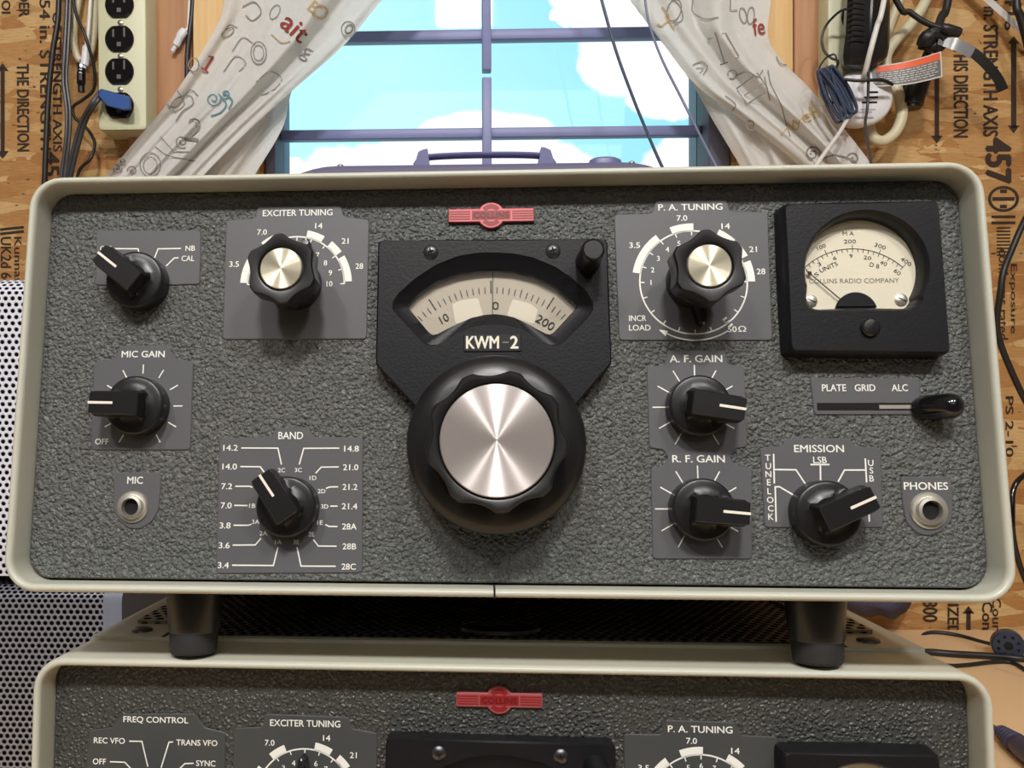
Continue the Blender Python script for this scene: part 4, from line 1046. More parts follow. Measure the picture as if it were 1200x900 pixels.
g.cur = 2; c.word(g, 'ait', 346, 33, 34, 21, -42, .012); c.line(g, [(240, 82), (250, 66)], 2.6); c.line(g, [(236, 79), (244, 85)], 1.8); c.line(g, [(244, 66), (251, 67)], 1.8)
g.cur = 3; c.swirl(g, 250, 116, 9, 1.5, 0, 1, 1.6); c.curve(g, [(256, 110), (265, 122), (258, 132), (247, 136)], 2); c.curve(g, [(262, 108), (272, 118), (268, 128)], 2.2); c.swirl(g, 264, 110, 6, 1.2, 2, -1, 1.4)
g.cur = 1; c.word(g, '2', 227, 152, 17, 27, -14, .02)
c.swirl(g, 213, 166, 8, 1.6, 1); c.swirl(g, 137, 197, 6, 1.5); c.swirl(g, 155, 200, 6, 1.5, 3); c.ring(g, 176, 193, 12, 14); c.ring(g, 176, 194, 8, 10, 1); c.swirl(g, 143, 190, 6, 1.4, 2)
c.curve(g, [(198, 128), (206, 116), (222, 112), (226, 122), (214, 130), (206, 142)], 1.4); c.curve(g, [(208, 106), (216, 122), (204, 132)], 1.2); c.curve(g, [(190, 118), (206, 126), (222, 106), (232, 112)], 1.2)
c.ring(g, 227, 76, 6, 8, 1.4); c.ring(g, 267, 38, 8, 4, 1.3, -.6); c.curve(g, [(260, 42), (268, 30), (278, 32)], 1.3)
c.ring(g, 303, 62, 9, 13, 1.3); c.ring(g, 303, 62, 6, 9, 1.1); c.curve(g, [(284, 8), (298, 2), (306, 14), (296, 24), (288, 18)], 1.3); c.ring(g, 322, 14, 5, 9, 1.1, .5); c.word(g, 'o', 409, 34, 10, 13, -30); c.word(g, 'g', 358, 64, 11, 17, -35); c.ring(g, 408, 34, 8, 9, 1.1)
c.curve(g, [(300, 96), (316, 84), (330, 92), (322, 104), (306, 112)], 1.1); c.curve(g, [(262, 84), (276, 66), (288, 74), (280, 84)], 1.1); c.curve(g, [(272, 60), (284, 44), (296, 50)], 1); c.curve(g, [(182, 172), (196, 182), (214, 186), (232, 190)], 1.2); c.curve(g, [(188, 160), (204, 176), (224, 178)], 1)
g.cur = 4; c.curve(g, [(372, 4), (384, 12), (378, 22), (366, 16)], 2.2); c.curve(g, [(318, 40), (330, 50), (340, 48)], 1.4); c.word(g, 'B', 368, 8, 10, 14, -40)
g.build('front_layer', [M_CLOTH, M_PR_K, M_PR_R, M_PR_T, M_PR_G], cl, ang=80)

cr_ = thing('curtain', 'white doodle-printed curtain drawn aside toward the black wall adapter', 'curtain', at(945, 215, .64), group='curtains on the window')
front = Curtain([(690, -70), (737, 0), (762, 30), (812, 96), (862, 134), (918, 178), (965, 222)], [(904, -70), (903, 0), (903, 52), (951, 106), (987, 148), (1018, 188), (1044, 226)], .650, fold_right)
back = Curtain([(700, -70), (748, 12), (790, 68), (811, 98), (836, 142), (866, 192), (888, 232)], [(880, -70), (880, 0), (884, 60), (912, 110), (934, 150), (946, 190), (960, 230)], .668, lambda u, t: .005 * math.sin(2 * PI * (2.6 * u - .3 * t)) + .001 * math.sin(2 * PI * 6 * u), 50, 50)
g = G(); g.fixn = False; back.mesh(g); g.build('back_layer', M_CLOTH, cr_, ang=80)
g = G(); g.fixn = False; front.mesh(g); c = front
g.cur = 2; c.word(g, 'fe', 889, 31, 14, 20, 8, .008)
g.cur = 1
c.ring(g, 790, 12, 8, 13, 1.3, .3); c.curve(g, [(782, -4), (796, 6), (800, 22), (790, 28)], 1.2); c.curve(g, [(812, 0), (812, 14), (826, 22), (842, 20)], 1.2)
c.line(g, [(838, 38), (849, 74)], 1.8); c.line(g, [(829, 46), (848, 39)], 1.6); c.line(g, [(844, 76), (853, 73)], 1.6); c.line(g, [(850, 38), (866, 66)], 1.3); c.line(g, [(862, 68), (870, 64)], 1.2)
c.ring(g, 858, 87, 5, 5, 1.3); c.curve(g, [(864, 88), (876, 84), (888, 90), (894, 82)], 1.4); c.line(g, [(863, 104), (888, 86)], 1.8); c.line(g, [(864, 106), (876, 122)], 1.3); c.line(g, [(888, 86), (900, 104)], 1.3); c.line(g, [(872, 112), (894, 98)], 1.5); c.line(g, [(877, 121), (898, 108)], 1.5)
c.curve(g, [(812, 76), (822, 72), (829, 78), (824, 88)], 1.2); c.curve(g, [(816, 80), (824, 80), (820, 86)], 1)
c.line(g, [(856, -2), (856, 12), (864, 12)], 1.3); c.ring(g, 871, 18, 4, 9, 1.2, -.2); c.ring(g, 880, 18, 4, 10, 1.2, .1); c.word(g, 'Jop', 874, -8, 26, 14, 0)
c.swirl(g, 952, 180, 9, 1.6, 0, -1, 2.0); c.curve(g, [(960, 188), (976, 182), (990, 184), (1004, 190)], 1.8); c.swirl(g, 1000, 186, 8, 1.3, 3, 1, 1.6); c.curve(g, [(900, 82), (904, 100), (914, 120), (920, 140), (926, 160)], 1.3); c.curve(g, [(896, 90), (902, 118)], 1.2); c.curve(g, [(910, 66), (914, 74), (922, 76)], 1.2)
c.swirl(g, 880, 146, 7, 1.3, 1); c.curve(g, [(850, 112), (862, 122), (858, 130)], 1.1)
g.cur = 4; c.curve(g, [(776, 8), (784, 20), (776, 30), (770, 28)], 2); c.line(g, [(780, 18), (790, 34)], 1.8); c.curve(g, [(915, 158), (926, 148), (934, 152), (938, 140), (948, 134), (956, 130)], 1.6); c.word(g, 'well', 940, 138, 40, 16, 26, -.01)
g.build('front_layer', [M_CLOTH, M_PR_K, M_PR_R, M_PR_T, M_PR_G], cr_, ang=80)

# ------------------------------------------------------------------ power strips and what hangs around them
M_STRIP = mat('cream_green_metal', S(212, 212, 178), .4)
M_GLOSS = mat('glossy_black', (.006, .006, .007, 1), .14)
M_SLOT = mat('slot_glint', S(96, 94, 92), .35, metal=.3)  # bright reflections in the dark slots are put into this grey
M_BLUE = mat('blue_plug_plastic', S(34, 78, 150), .4)
M_CORD = mat('black_cord', (.013, .012, .012, 1), .45)
M_GCORD = mat('grey_black_cord', S(62, 60, 62), .4)
M_BCORD = mat('dark_blue_wire', S(70, 80, 102), .25)
M_WCORD = mat('white_cable', S(222, 220, 216), .45)
M_BEIGE = mat('beige_cord', S(206, 198, 168), .45)
M_WPLASTIC = mat('white_plastic', S(226, 226, 232), .4)
M_CLEAR = mat('silvery_sleeve', S(128, 128, 130), .22)
M_TAGO = mat('orange_tag', S(232, 106, 70), .5)
M_TAGG = mat('grey_tag', S(112, 112, 114), .5)
M_TAGW = mat('white_tag', S(214, 212, 206), .5)
M_STEEL = mat('bright_steel', S(190, 186, 178), .3, metal=.9)

def power_strip(label, px0, px1, pyb, ytop, Yf, Yb, outlets, ox):
    x0, x1 = at(px0, pyb, Yf).x, at(px1, pyb, Yf).x; z0, z1 = at(px0, pyb, Yf).z, at(px0, ytop, Yf).z
    t = thing('power_strip', label, 'power strip', ((x0 + x1) / 2, Yb, z0), group='cream power strips beside the window')
    e = .005
    g = G(); sec = lambda i, z: [(x0 + i, Yb, z), (x0 + i, Yf + e, z), (x0 + i + e * .3, Yf + e * .3, z), (x0 + i + e, Yf, z), (x1 - i - e, Yf, z), (x1 - i - e * .3, Yf + e * .3, z), (x1 - i, Yf + e, z), (x1 - i, Yb, z)]
    g.loft([sec(.004, z0), sec(.001, z0 + .0015), sec(0, z0 + .005), sec(0, z1)], True, True); g.build('housing', M_STRIP, t)
    k = (Yf - CAM.y) / F_PX
    for py in outlets:
        c = at(ox, py, Yf); r = 17 * k; h = 15 * k
        P = [(c.x + r * math.cos(a), c.z + max(-h, min(h, r * math.sin(a)))) for a in [2 * PI * i / 40 for i in range(40)]]
        Q = [(c.x + .9 * (x - c.x), c.z + .9 * (z - c.z)) for x, z in P]
        g = G(); g.loft([[(x, Yf + .001, z) for x, z in P], [(x, Yf - .0022, z) for x, z in P], [(x, Yf - .0034, z) for x, z in Q]], False, True); o = g.build('outlet', M_GLOSS, t)
        g = G()
        for dx, hh in ((-6.5, 4.6), (6.5, 5.4)): g.box((c.x + dx * k - .0011, Yf - .0036, c.z + 1.5 * k), (c.x + dx * k + .0011, Yf - .0033, c.z + (1.5 + 2 * hh) * k))
        g.box((c.x - .0024, Yf - .0036, c.z - 9.5 * k), (c.x + .0024, Yf - .0033, c.z - 4.5 * k)); g.build('slots', M_SLOT, o, smooth=False)
    for a, b in zip(outlets[:-1], outlets[1:]):
        c = at(ox + 1, (a + b) / 2 + 1, Yf); g = G()
        n = 16; g.loft([[(c.x + r * math.cos(2 * PI * i / n), y, c.z + r * math.sin(2 * PI * i / n)) for i in range(n)] for r, y in ((.0036, Yf + .0005), (.0034, Yf - .0012), (.0018, Yf - .0022))], False, True); g.build('screw', M_STEEL, t)
    return t
YS, YSR = .655, .660
power_strip('cream metal power strip with black outlets and a blue plug in its lowest outlet', 114, 172, 152, -90, YS, YW - .0005, [124, 84, 46, 6, -34], 140.5)
power_strip('cream metal power strip half hidden behind the black ribbed adapter', 970, 1034, 128, -90, YSR, YW - .013, [60, 20], 1003)

def cord(name, label, pts, r, m, cat='cord', group=None, flat=None, n=8):
    g = G(); g.tube([at(*p) for p in pts], r, n, True, flat); return tag(g.build(name, m, ang=70), label, cat, group)

# blue plug with its two-strand cord
Yp = YS - .0042
t = thing('power_plug', 'blue power plug on a black twin cord in the lowest outlet of the strip', 'power plug', at(136, 122, Yp))
g = G(); A = [(119, 104), (147, 112), (154, 114), (154, 129), (146, 130), (125, 124), (115, 112), (115, 106)]
g.loft([[at(x, y, Yp) for x, y in A], [at(x, y, Yp - .014) for x, y in A], [at(132 + (x - 132) * .9, 117 + (y - 117) * .85, Yp - .018) for x, y in A]], True, True)
g.build('plug_body', M_BLUE, t)
for d in (-2.2, 2.2):
    g = G(); g.tube([at(118 + d, 110 + d * .3, Yp - .008), at(108 + d, 124, Yp - .012), at(97 + d, 145, .655), at(87 + d, 180, .66), at(80 + d, 212, .665), at(76 + d, 250, .668)], .0026, 8); g.build('cord_strand', M_GCORD, t)

g_ = 'black cords hanging beside the power strip'
cord('power_cable', 'wide flat black cord hanging furthest from the power strip', [(58, -320, .68), (63, -140, .678), (69, 0, .675), (62, 60, .674), (57, 110, .675), (54, 170, .675), (51, 250, .676)], .0034, M_CORD, group=g_)
t = thing('twin_cable', 'grey-black twin cord hanging between the flat black cord and the looping thin cord', 'cord', at(80, 220, .67), group=g_)
for d in (-2.0, 2.0):
    g = G(); g.tube([at(92 + d, -320, .68), at(85 + d, -140, .676), at(80.5 + d, 0, .672), at(77.5 + d, 60, .670), at(76 + d, 95, .67), at(80 + d, 130, .67), at(79 + d, 165, .67), at(74 + d, 206, .671), at(73 + d, 250, .671)], .0022, 8); g.build('cord_strand', M_GCORD, t)
cord('thin_cable', 'thin black cord looping back and forth under the blue plug', [(70, -320, .68), (72, -120, .67), (86, 2, .66), (100, 42, .655), (110, 78, .664), (110, 104, .672), (97, 117, .676), (86, 125, .678), (88, 138, .678), (103, 152, .676), (111, 168, .672), (106, 186, .664), (92, 202, .668), (88, 240, .67)], .0019, M_CORD, group=g_)
cord('beige_cable', 'thick beige cable loop behind the black cords by the power strip', [(96, -30, .688), (92, 0, .688), (87, 28, .687), (87, 52, .687), (93, 70, .687), (104, 66, .688), (110, 40, .688), (112, 0, .688), (114, -30, .688)], .0046, M_BEIGE)
# white lead that ends in an alligator clip
t = thing('clip_lead', 'white lead ending in a black alligator clip left of the power strip', 'clip lead', at(97, 108, .67))
g = G(); g.tube([at(108, -30, .676), at(106, 0, .676), at(104, 30, .674), at(102, 52, .672)], .0022); g.build('lead', M_WCORD, t)
g = G(); g.tube([at(102, 50, .672), at(101, 60, .671), at(99.5, 74, .671), at(98, 80, .671)], [.0026, .0048, .0050, .0030], 10); g.build('white_boot', M_WPLASTIC, t)
g = G(); g.tube([at(95.5, 70, .672), at(95.5, 80, .671), at(95, 92, .671), at(95.5, 108, .671)], [.0018, .0046, .0052, .0040], 10); g.build('black_boot', M_GLOSS, t)
# lead with white clip between strip and casing, and a black cord
t = thing('clip_lead', 'thin white lead with a white alligator clip hanging against the shaded stud', 'clip lead', at(204, 60, .68))
g = G(); g.tube([at(224, -30, .684), at(222, 0, .684), at(221, 22, .684), at(220, 36, .683)], .0017); g.build('lead', M_WCORD, t)
g = G(); g.tube([at(220, 34, .683), at(213, 40, .68), at(208, 50, .68), at(203, 59, .68), at(201.5, 62, .68)], [.0022, .0052, .0046, .0026, .0008], 10); g.build('clip', M_WPLASTIC, t)
cord('thin_cable', 'black cord running down the seam between shaded stud and pine casing', [(236, -320, .684), (230, -120, .684), (226, 0, .684), (222, 40, .683), (219.5, 66, .683), (219, 95, .683), (214, 150, .684), (212, 230, .684)], .0032, M_CORD)

# wires in front of the window
cord('antenna_wire', 'thin dark blue wire slanting down across the window', [(600, -520, .66), (640, -260, .64), (692, -50, .605), (705, 0, .60), (722, 60, .59), (742, 115, .575), (757, 152, .56), (768, 178, .55), (778, 200, .54)], .0017, M_BCORD, 'wire', 'wires across the window')
cord('antenna_wire', 'thin grey wire slanting down the window beside the right curtain', [(735, -520, .66), (742, -260, .64), (752, -50, .605), (756, 0, .60), (762, 32, .595), (776, 70, .585), (797, 112, .57), (812, 142, .56), (826, 170, .545), (842, 200, .53)], .0014, M_FRAME2 if 'M_FRAME2' in globals() else mat('grey_wire', S(120, 124, 150), .4), 'wire', 'wires across the window')

# ---- right side of the window
Ya = .612
t = thing('wall_adapter', 'black ribbed wall adapter hanging on the cream power strip', 'wall adapter', at(1012, 80, Ya))
g = G()
sec = lambda y, x0, x1, a, b: [at(x0 + 6, y, b), at(x0, y, b), at(x0, y, (a + b) / 2), at(x0 + 3, y, a + .005), at(x0 + 10, y, a), at(x1 - 10, y, a), at(x1 - 3, y, a + .005), at(x1, y, (a + b) / 2), at(x1, y, b), at(x1 - 6, y, b)]
L = [sec(y, x0, x1, a, YSR - .0036) for y, x0, x1, a in ((-40, 993, 1043, Ya), (0, 990, 1043, Ya), (40, 988, 1043, Ya), (56, 986, 1042, Ya + .001), (66, 985, 1040, Ya + .003), (76, 986, 1030, Ya + .008), (82, 992, 1018, Ya + .016))]
g.loft(L, True, True); ad = g.build('adapter_body', M_BLACK, t)
g = G()
for i in range(11):
    y = -16 + i * 6.3; g.tube([at(994, y + 1.5, Ya - .0002), at(1003, y, Ya - .0006), at(1013, y + 1.6, Ya - .0002)], .0013, 6)
g.build('rib', M_BLACK, ad)
g = G(); g.tube([at(1024, -30, Ya - .0002), at(1021, 20, Ya - .0004), at(1019, 62, Ya + .001)], .0022, 6); g.build('ridge', M_GLOSS, ad)
g = G(); g.tube([at(993, 10, Ya + .01), at(982, 15, .63), at(968, 30, .64), at(963, 46, .642), at(966, 60, .642), at(974, 68, .64), at(982, 72, .635), at(979, 82, .63)], .0014); g.build('lead', M_CORD, t)

# bundle of dark blue wire folded into a hank
t = thing('wire_hank', 'hank of dark blue wire tied below the black adapter', 'wire hank', at(985, 135, .62))
rnd = random.Random(3)
for i in range(9):
    f = i / 8 - .5; a = Vector((966 + 16 * f + 2, 84 - 6 * f)); b = Vector((992 + 16 * f + rnd.uniform(-3, 3), 132 - 14 * f + rnd.uniform(-3, 3)))
    d = (b - a).normalized(); n = Vector((-d.y, d.x)); y0 = .618 + rnd.uniform(-.006, .006); w = 3.2 + rnd.uniform(0, 2)
    P = [a + n * w * .5, a - d * 4, a - n * w * .5, a * .5 + b * .5 - n * (w + 2), b - n * w, b + d * 4, b + n * w, a * .5 + b * .5 + n * (w + 2), a + n * w * .5]
    g = G(); g.tube([at(p.x, p.y, y0 - .003 * math.sin(j)) for j, p in enumerate(P)], .0015, 7); g.build('wire_turn', M_BCORD, t)
g = G(); g.tube([at(962, 90, .616), at(960, 80, .616), at(968, 68, .62), at(978, 64, .624), at(981, 74, .62)], .0010, 6); g.build('tie_wire', M_CORD, t)
g = G(); g.tube([at(965, 98, .625), at(963, 108, .628), at(968, 118, .63), at(976, 122, .63)], .0024, 7); g.build('loose_end', M_CORD, t)

# round white plug-in device with vent slots
Yr = .634
t = thing('plug_in_alarm', 'round white plug-in device with dark vent slots below the adapter', 'plug-in device', at(1013, 145, Yr))
c = at(1014, 113, Yr); k = (Yr - CAM.y) / F_PX; n = 56
g = G(); g.loft([[(c.x + r * k * math.cos(2 * PI * i / n), y, c.z + r * k * math.sin(2 * PI * i / n)) for i in range(n)] for r, y in ((30, YSR - .0005), (32.5, Yr + .008), (33, Yr + .004), (31.8, Yr + .001), (29, Yr - .001), (15, Yr - .0025))], True, True)
al = g.build('disc_body', M_WPLASTIC, t)
for i, (y, x0, x1) in enumerate(((108, 1018, 1029), (114, 1013, 1029), (120, 1010, 1028))):
    g = G(); a, b = at(x0, y + 1.2, Yr - .0028), at(x1, y - 1.2, Yr - .0028); g.box((a.x, a.y, a.z), (b.x, Yr + .002, b.z), .0); g.build('vent_slot', M_DARK, al, smooth=False)
g = G(); g.fixn = False
for y, x0, x1 in ((128, 1008, 1026), (131, 1006, 1022), (137, 1003, 1024)): g.add([at(x0, y + .7, Yr - .0029), at(x1, y + .7, Yr - .0029), at(x1, y - .7, Yr - .0029), at(x0, y - .7, Yr - .0029)], [[0, 1, 2, 3]])
g.build('embossed_text', mat('faint_grey_print', S(180, 180, 188), .6), al, smooth=False)

cord('white_cable', 'flat white cord coming down in front of the black adapter', [(1090, -320, .68), (1064, -160, .63), (1036, 0, .598), (1028, 30, .598), (1020, 60, .60), (1014, 84, .61), (1011, 96, .622)], .0030, M_WCORD)
cord('white_cable', 'white cord running out below the hank toward the top of the radio', [(996, 132, .627), (990, 145, .618), (982, 158, .60), (972, 172, .58), (962, 186, .56), (950, 204, .54)], .0022, M_WCORD)
cord('thin_cable', 'thin dark cord hanging straight down across the round white device', [(1018, 84, .607), (1017.5, 100, .61), (1016.5, 125, .612), (1014, 145, .60), (1016, 165, .58), (1020, 186, .56), (1022, 215, .54)], .0016, M_GCORD)
cord('cable_tie', 'black tie lying across the top of the round white device', [(990, 93, .613), (1004, 94.5, .609), (1020, 94, .606), (1034, 94, .609), (1046, 99, .616)], .0019, M_CORD, 'cable tie')

cord('beige_cable', 'thick beige cable curling in a loop under the round white device', [(1092, -30, .675), (1084, 2, .675), (1066, 30, .672), (1046, 52, .668), (1038, 70, .668), (1042, 92, .666), (1054, 112, .662), (1057, 134, .66), (1050, 154, .66), (1036, 165, .66), (1024, 162, .66), (1019, 150, .665), (1022, 136, .668), (1034, 118, .67)], .0062, M_BEIGE, n=12)
cord('beige_cable', 'short stretch of beige cable showing behind the adapter corner', [(1062, -30, .684), (1054, 0, .684), (1046, 20, .684), (1040, 40, .684), (1036, 66, .684)], .0056, M_BEIGE, n=12)

# black plug under the warning tag
t = thing('power_plug', 'black cylindrical plug hanging behind the orange warning tag', 'power plug', at(1066, 128, .665))
g = G(); g.tube([at(1092, 50, .665), at(1084, 68, .665), at(1078, 82, .664)], .0042, 10); g.build('cord', M_CORD, t)
g = G(); g.tube([at(1082, 76, .664), at(1077, 90, .662), at(1073, 102, .662), at(1068, 120, .662), at(1067, 127, .662)], [.010, .0135, .0135, .0130, .0105], 20); g.build('plug_body', M_BLACK, t)

# warning tag
t = thing('warning_tag', 'orange and grey printed warning tag wrapped on a cord', 'warning tag', at(1062, 100, .64))
def tagpt(u, v, lift=0.0):
    x = 1026 + (1103 - 1026) * u; top = 77.5 - 17.5 * u - 4 * math.sin(PI * u) * -1 * .6; bot = 101.5 - 11.5 * u + 3.0 * math.sin(PI * u)
    if u > .9: pass
    return at(x + 1.5 * v * u, top + (bot - top) * v, .632 - .010 * math.sin(PI * u) - .006 * u - lift)
g = G(); n, m = 24, 10; g.add([tagpt(i / n, j / m) for j in range(m + 1) for i in range(n + 1)], [[j * (n + 1) + i, j * (n + 1) + i + 1, (j + 1) * (n + 1) + i + 1, (j + 1) * (n + 1) + i] for j in range(m) for i in range(n)])
g.add([tagpt(i / n, j / m, -.0007) for j in (0, m) for i in range(n + 1)], [[i, i + 1, n + 2 + i, n + 1 + i] for i in range(n)])
tg = g.build('tag_sheet', M_TAGW, t)
def tagband(name, u0, u1, v0, v1, m_, lift):
    g = G(); n = 16; g.add([tagpt(u0 + (u1 - u0) * i / n, v, lift) for v in (v0, v1) for i in range(n + 1)], [[i, i + 1, n + 2 + i, n + 1 + i] for i in range(n)]); g.build(name, m_, tg, smooth=False)
tagband('orange_band', .0, .98, .04, .30, M_TAGO, .0006)
tagband('grey_band', .0, .98, .30, .93, M_TAGG, .0006)
g = G(); rnd = random.Random(5)
for r in range(6):
    u = .05 + rnd.uniform(0, .04)
    while u < .90:
        w = rnd.uniform(.03, .09); v = .35 + r * .095
        g.add([tagpt(u, v, .0009), tagpt(min(.94, u + w), v, .0009), tagpt(min(.94, u + w), v + .035, .0009), tagpt(u, v + .035, .0009)], [[0, 1, 2, 3]]); u += w + .018
g.build('fine_print', M_TAGW, tg, smooth=False)
g = G(); a = [at(1017, 75, .635), at(1027, 74, .630), at(1027, 98, .630), at(1017, 98, .635)]; b = [p + Vector((0, .001, 0)) for p in a]; g.loft([a, b], True, True); g.build('tag_fold', mat('plain_grey_film', S(150, 150, 152), .4), t, smooth=False)

# black cords and strap at upper right
cord('power_cable', 'black cord with a moulded end reaching the dark knot on the board', [(960, -320, .66), (990, -140, .64), (1050, 0, .64), (1066, 14, .64), (1082, 25, .638), (1096, 31, .636), (1108, 34, .634)], .0032, M_CORD)
t = thing('cable_connector', 'short black moulded connector pointing right from the knot of cords', 'connector', at(1116, 40, .634))
g = G(); g.tube([at(1103, 32, .632), at(1112, 35, .631), at(1121, 37.5, .631), at(1125, 38.5, .631)], [.0052, .0060, .0058, .0050], 14); g.build('connector_body', M_CORD, t)
g = G(); g.tube([at(1124, 38.5, .631), at(1130, 40.5, .632)], .0006, 6); g.build('pin', M_STEEL, t)
cord('power_cable', 'thick black cord dropping from the top edge into the dark knot', [(1150, -320, .68), (1134, -140, .672), (1111, 0, .66), (1104, 18, .655), (1098, 34, .65), (1092, 46, .65), (1086, 58, .655)], .0046, M_CORD)
t = thing('cable_strap', 'black cable strap with a clear sleeve curving out from the knot', 'cable strap', at(1130, 60, .64))
g = G(); g.tube([at(1084, 56, .648), at(1086, 46, .642), at(1094, 40, .640), at(1104, 44, .640), at(1100, 54, .643), at(1088, 55, .645)], [.0075, .0095, .0085, .0075, .0075, .006], 10); g.build('knot', M_CORD, t)
def ribbon(pts, w, th):
    P = catmull([Vector((p[0], p[1], p[2])) for p in pts]); L = []
    for i, p in enumerate(P):
        d = P[min(i + 1, len(P) - 1)] - P[max(0, i - 1)]; d2 = Vector((d.x, d.y)).normalized(); n = Vector((-d2.y, d2.x)) * w / 2
        L.append([at(p.x + n.x, p.y + n.y, p.z), at(p.x - n.x, p.y - n.y, p.z), at(p.x - n.x, p.y - n.y, p.z + th), at(p.x + n.x, p.y + n.y, p.z + th)])
    return L
g = G(); g.loft(ribbon([(1100, 46, .636), (1116, 50, .632), (1132, 57, .63), (1146, 66, .63), (1160, 80, .632), (1170, 93, .636), (1176, 106, .640)], 13, .0022), True, True); g.build('strap', M_CORD, t, ang=50)
g = G(); g.loft(ribbon([(1107, 47, .634), (1118, 51, .6305), (1131, 57, .6285), (1140, 62, .6285)], 15, .0008), True, True); g.build('clear_sleeve', M_CLEAR, t, ang=50)
t = D.objects.new('white_strap', None); D.objects.remove(t)
g = G(); g.loft(ribbon([(1040, -120, .684), (1110, -44, .682), (1158, 0, .68), (1176, 16, .678), (1196, 34, .678), (1230, 62, .680), (1290, 110, .684)], 8, .002), True, True); tag(g.build('white_strap', mat('greyish_white_strap', S(196, 194, 192), .5), ang=50), 'flat greyish white strap crossing the top right corner of the board', 'strap')
cord('power_cable', 'black cord at the top right edge of the picture', [(1205, -300, .672), (1194, -100, .668), (1191, 0, .66), (1196, 20, .66), (1206, 60, .664), (1220, 140, .672), (1226, 260, .676), (1224, 420, .676)], .0044, M_CORD)
cord('power_cable', 'black cord curving from the wall behind the upper right corner of the radio', [(1330, 60, .66), (1270, 140, .63), (1224, 218, .575), (1201, 258, .56), (1186, 292, .555), (1176, 318, .55), (1172, 345, .55), (1168, 375, .555), (1171, 398, .56), (1183, 430, .56), (1202, 470, .56), (1232, 520, .575), (1270, 610, .60), (1290, 720, .62), (1296, 756, .625)], .0032, M_CORD)
cord('power_cable', 'black cord bowing out beside the lower right corner of the radio', [(1340, 420, .66), (1290, 490, .60), (1226, 540, .515), (1200, 557, .50), (1188, 572, .495), (1186, 600, .49), (1188, 634, .49), (1200, 676, .49), (1226, 726, .488), (1262, 778, .486), (1330, 801, .484)], .0026, M_GLOSS)

# ------------------------------------------------------------------ on top of the radio, behind its rim
M_HAZE_CASE = mat('flare_tinted_case', S(96, 94, 122), .45)  # lavender flare haze over case and handle is put into both colours
M_HAZE_HANDLE = mat('flare_tinted_handle', S(104, 106, 150), .4)
Yc = .235
tp = lambda px, Y: (FU.R @ Vector((0, H2, 0)))  # normal of the top
def top_z(x, Y):   # height of the upper radio's top at (x, Y)
    n = R_UP @ Vector((0, 1, 0)); p0 = R_UP @ Vector((0, H2, 0)); return p0.z - (n.x * (x - p0.x) + n.y * (Y - p0.y)) / n.z
xa, xb = at(352, 195, Yc).x, at(772, 195, Yc).x; zt = at(570, 191.0, Yc).z
zb0 = top_z((xa + xb) / 2, Yc); zb1 = top_z((xa + xb) / 2, Yc + .08)
t = thing('carrying_case', 'dark grey case with flare haze in its colour and a carry handle sitting on the upper radio before the window', 'equipment case', ((xa + xb) / 2, Yc + .04, zb1))
def top_line(x): 
    f = (x - xa) / (xb - xa); e = min(f, 1 - f); return zt - .0045 * max(0, 1 - e / .10) ** 2 + (at(770, 191, Yc).z - at(352, 197, Yc).z) * (f - .5) * .6
xs = [xa + (xb - xa) * i / 30 for i in range(31)]
def outline(Y, d): return [(x, Y, top_line(x) - d) for x in xs] + [(xb, Y, top_z(xb, Y) + .0004), (xa, Y, top_z(xa, Y) + .0004)]
g = G(); g.loft([outline(Yc, .003), outline(Yc + .003, .0), outline(Yc + .07, 0), outline(Yc + .073, .003)], True, True); cs = g.build('case_body', M_HAZE_CASE, t)
Yh = Yc + .02
g = G(); hp = [(487, 194), (492, 188), (502, 184.5), (530, 182.6), (570, 181.6), (610, 181.6), (634, 183), (644, 187), (649, 193)]
g.tube([at(x, y, Yh) for x, y in hp], .0021, 10, True, 2.4); g.build('handle', M_HAZE_HANDLE, t)
for x0, x1 in ((484, 505), (629, 651)):
    g = G(); a, b = at(x0, 192, Yh), at(x1, 192, Yh); s_ = 1 if x0 < 550 else -1
    zz = top_line((a.x + b.x) / 2) - .002
    P0 = [(a.x, zz), (b.x, zz), (b.x - (.002 if s_ > 0 else .0025), at(0, 183.0, Yh).z), (a.x + .0075, at(0, 183.6, Yh).z), (a.x + .004, at(0, 186.5, Yh).z)]
    if s_ < 0: P0 = [(a.x, zz), (b.x, zz), (b.x - .004, at(0, 186.2, Yh).z), (b.x - .0075, at(0, 183.2, Yh).z), (a.x + .0025, at(0, 182.4, Yh).z)]
    g.loft([[(x, Yh - .007, z) for x, z in P0], [(x, Yh + .007, z) for x, z in P0]], True, True); g.build('handle_mount', M_HAZE_HANDLE, t)
ck = at(712, 190, Yh); g = G(); n = 36
zz = top_line(ck.x) - .001; hk = (at(712, 180, Yh).z - zz) / .0071
g.loft([[(ck.x + r * math.cos(2 * PI * i / n), Yh + .01 + .6 * r * math.sin(2 * PI * i / n), zz + h * hk) for i in range(n)] for r, h in ((.0122, 0), (.0118, .0040), (.0108, .0058), (.0080, .0067), (.003, .0071))], False, True); g.build('round_knob', M_HAZE_HANDLE, t)
for x in (397, 743):
    a = at(x, 194, Yc); g = G(); n = 12; zz = top_line(a.x)
    g.loft([[(a.x + r * math.cos(2 * PI * i / n), Yc + .008 + r * math.sin(2 * PI * i / n), zz + h) for i in range(n)] for r, h in ((.0024, -.001), (.0022, .0016), (.001, .0024))], False, True); g.build('rivet', M_STEEL, t)

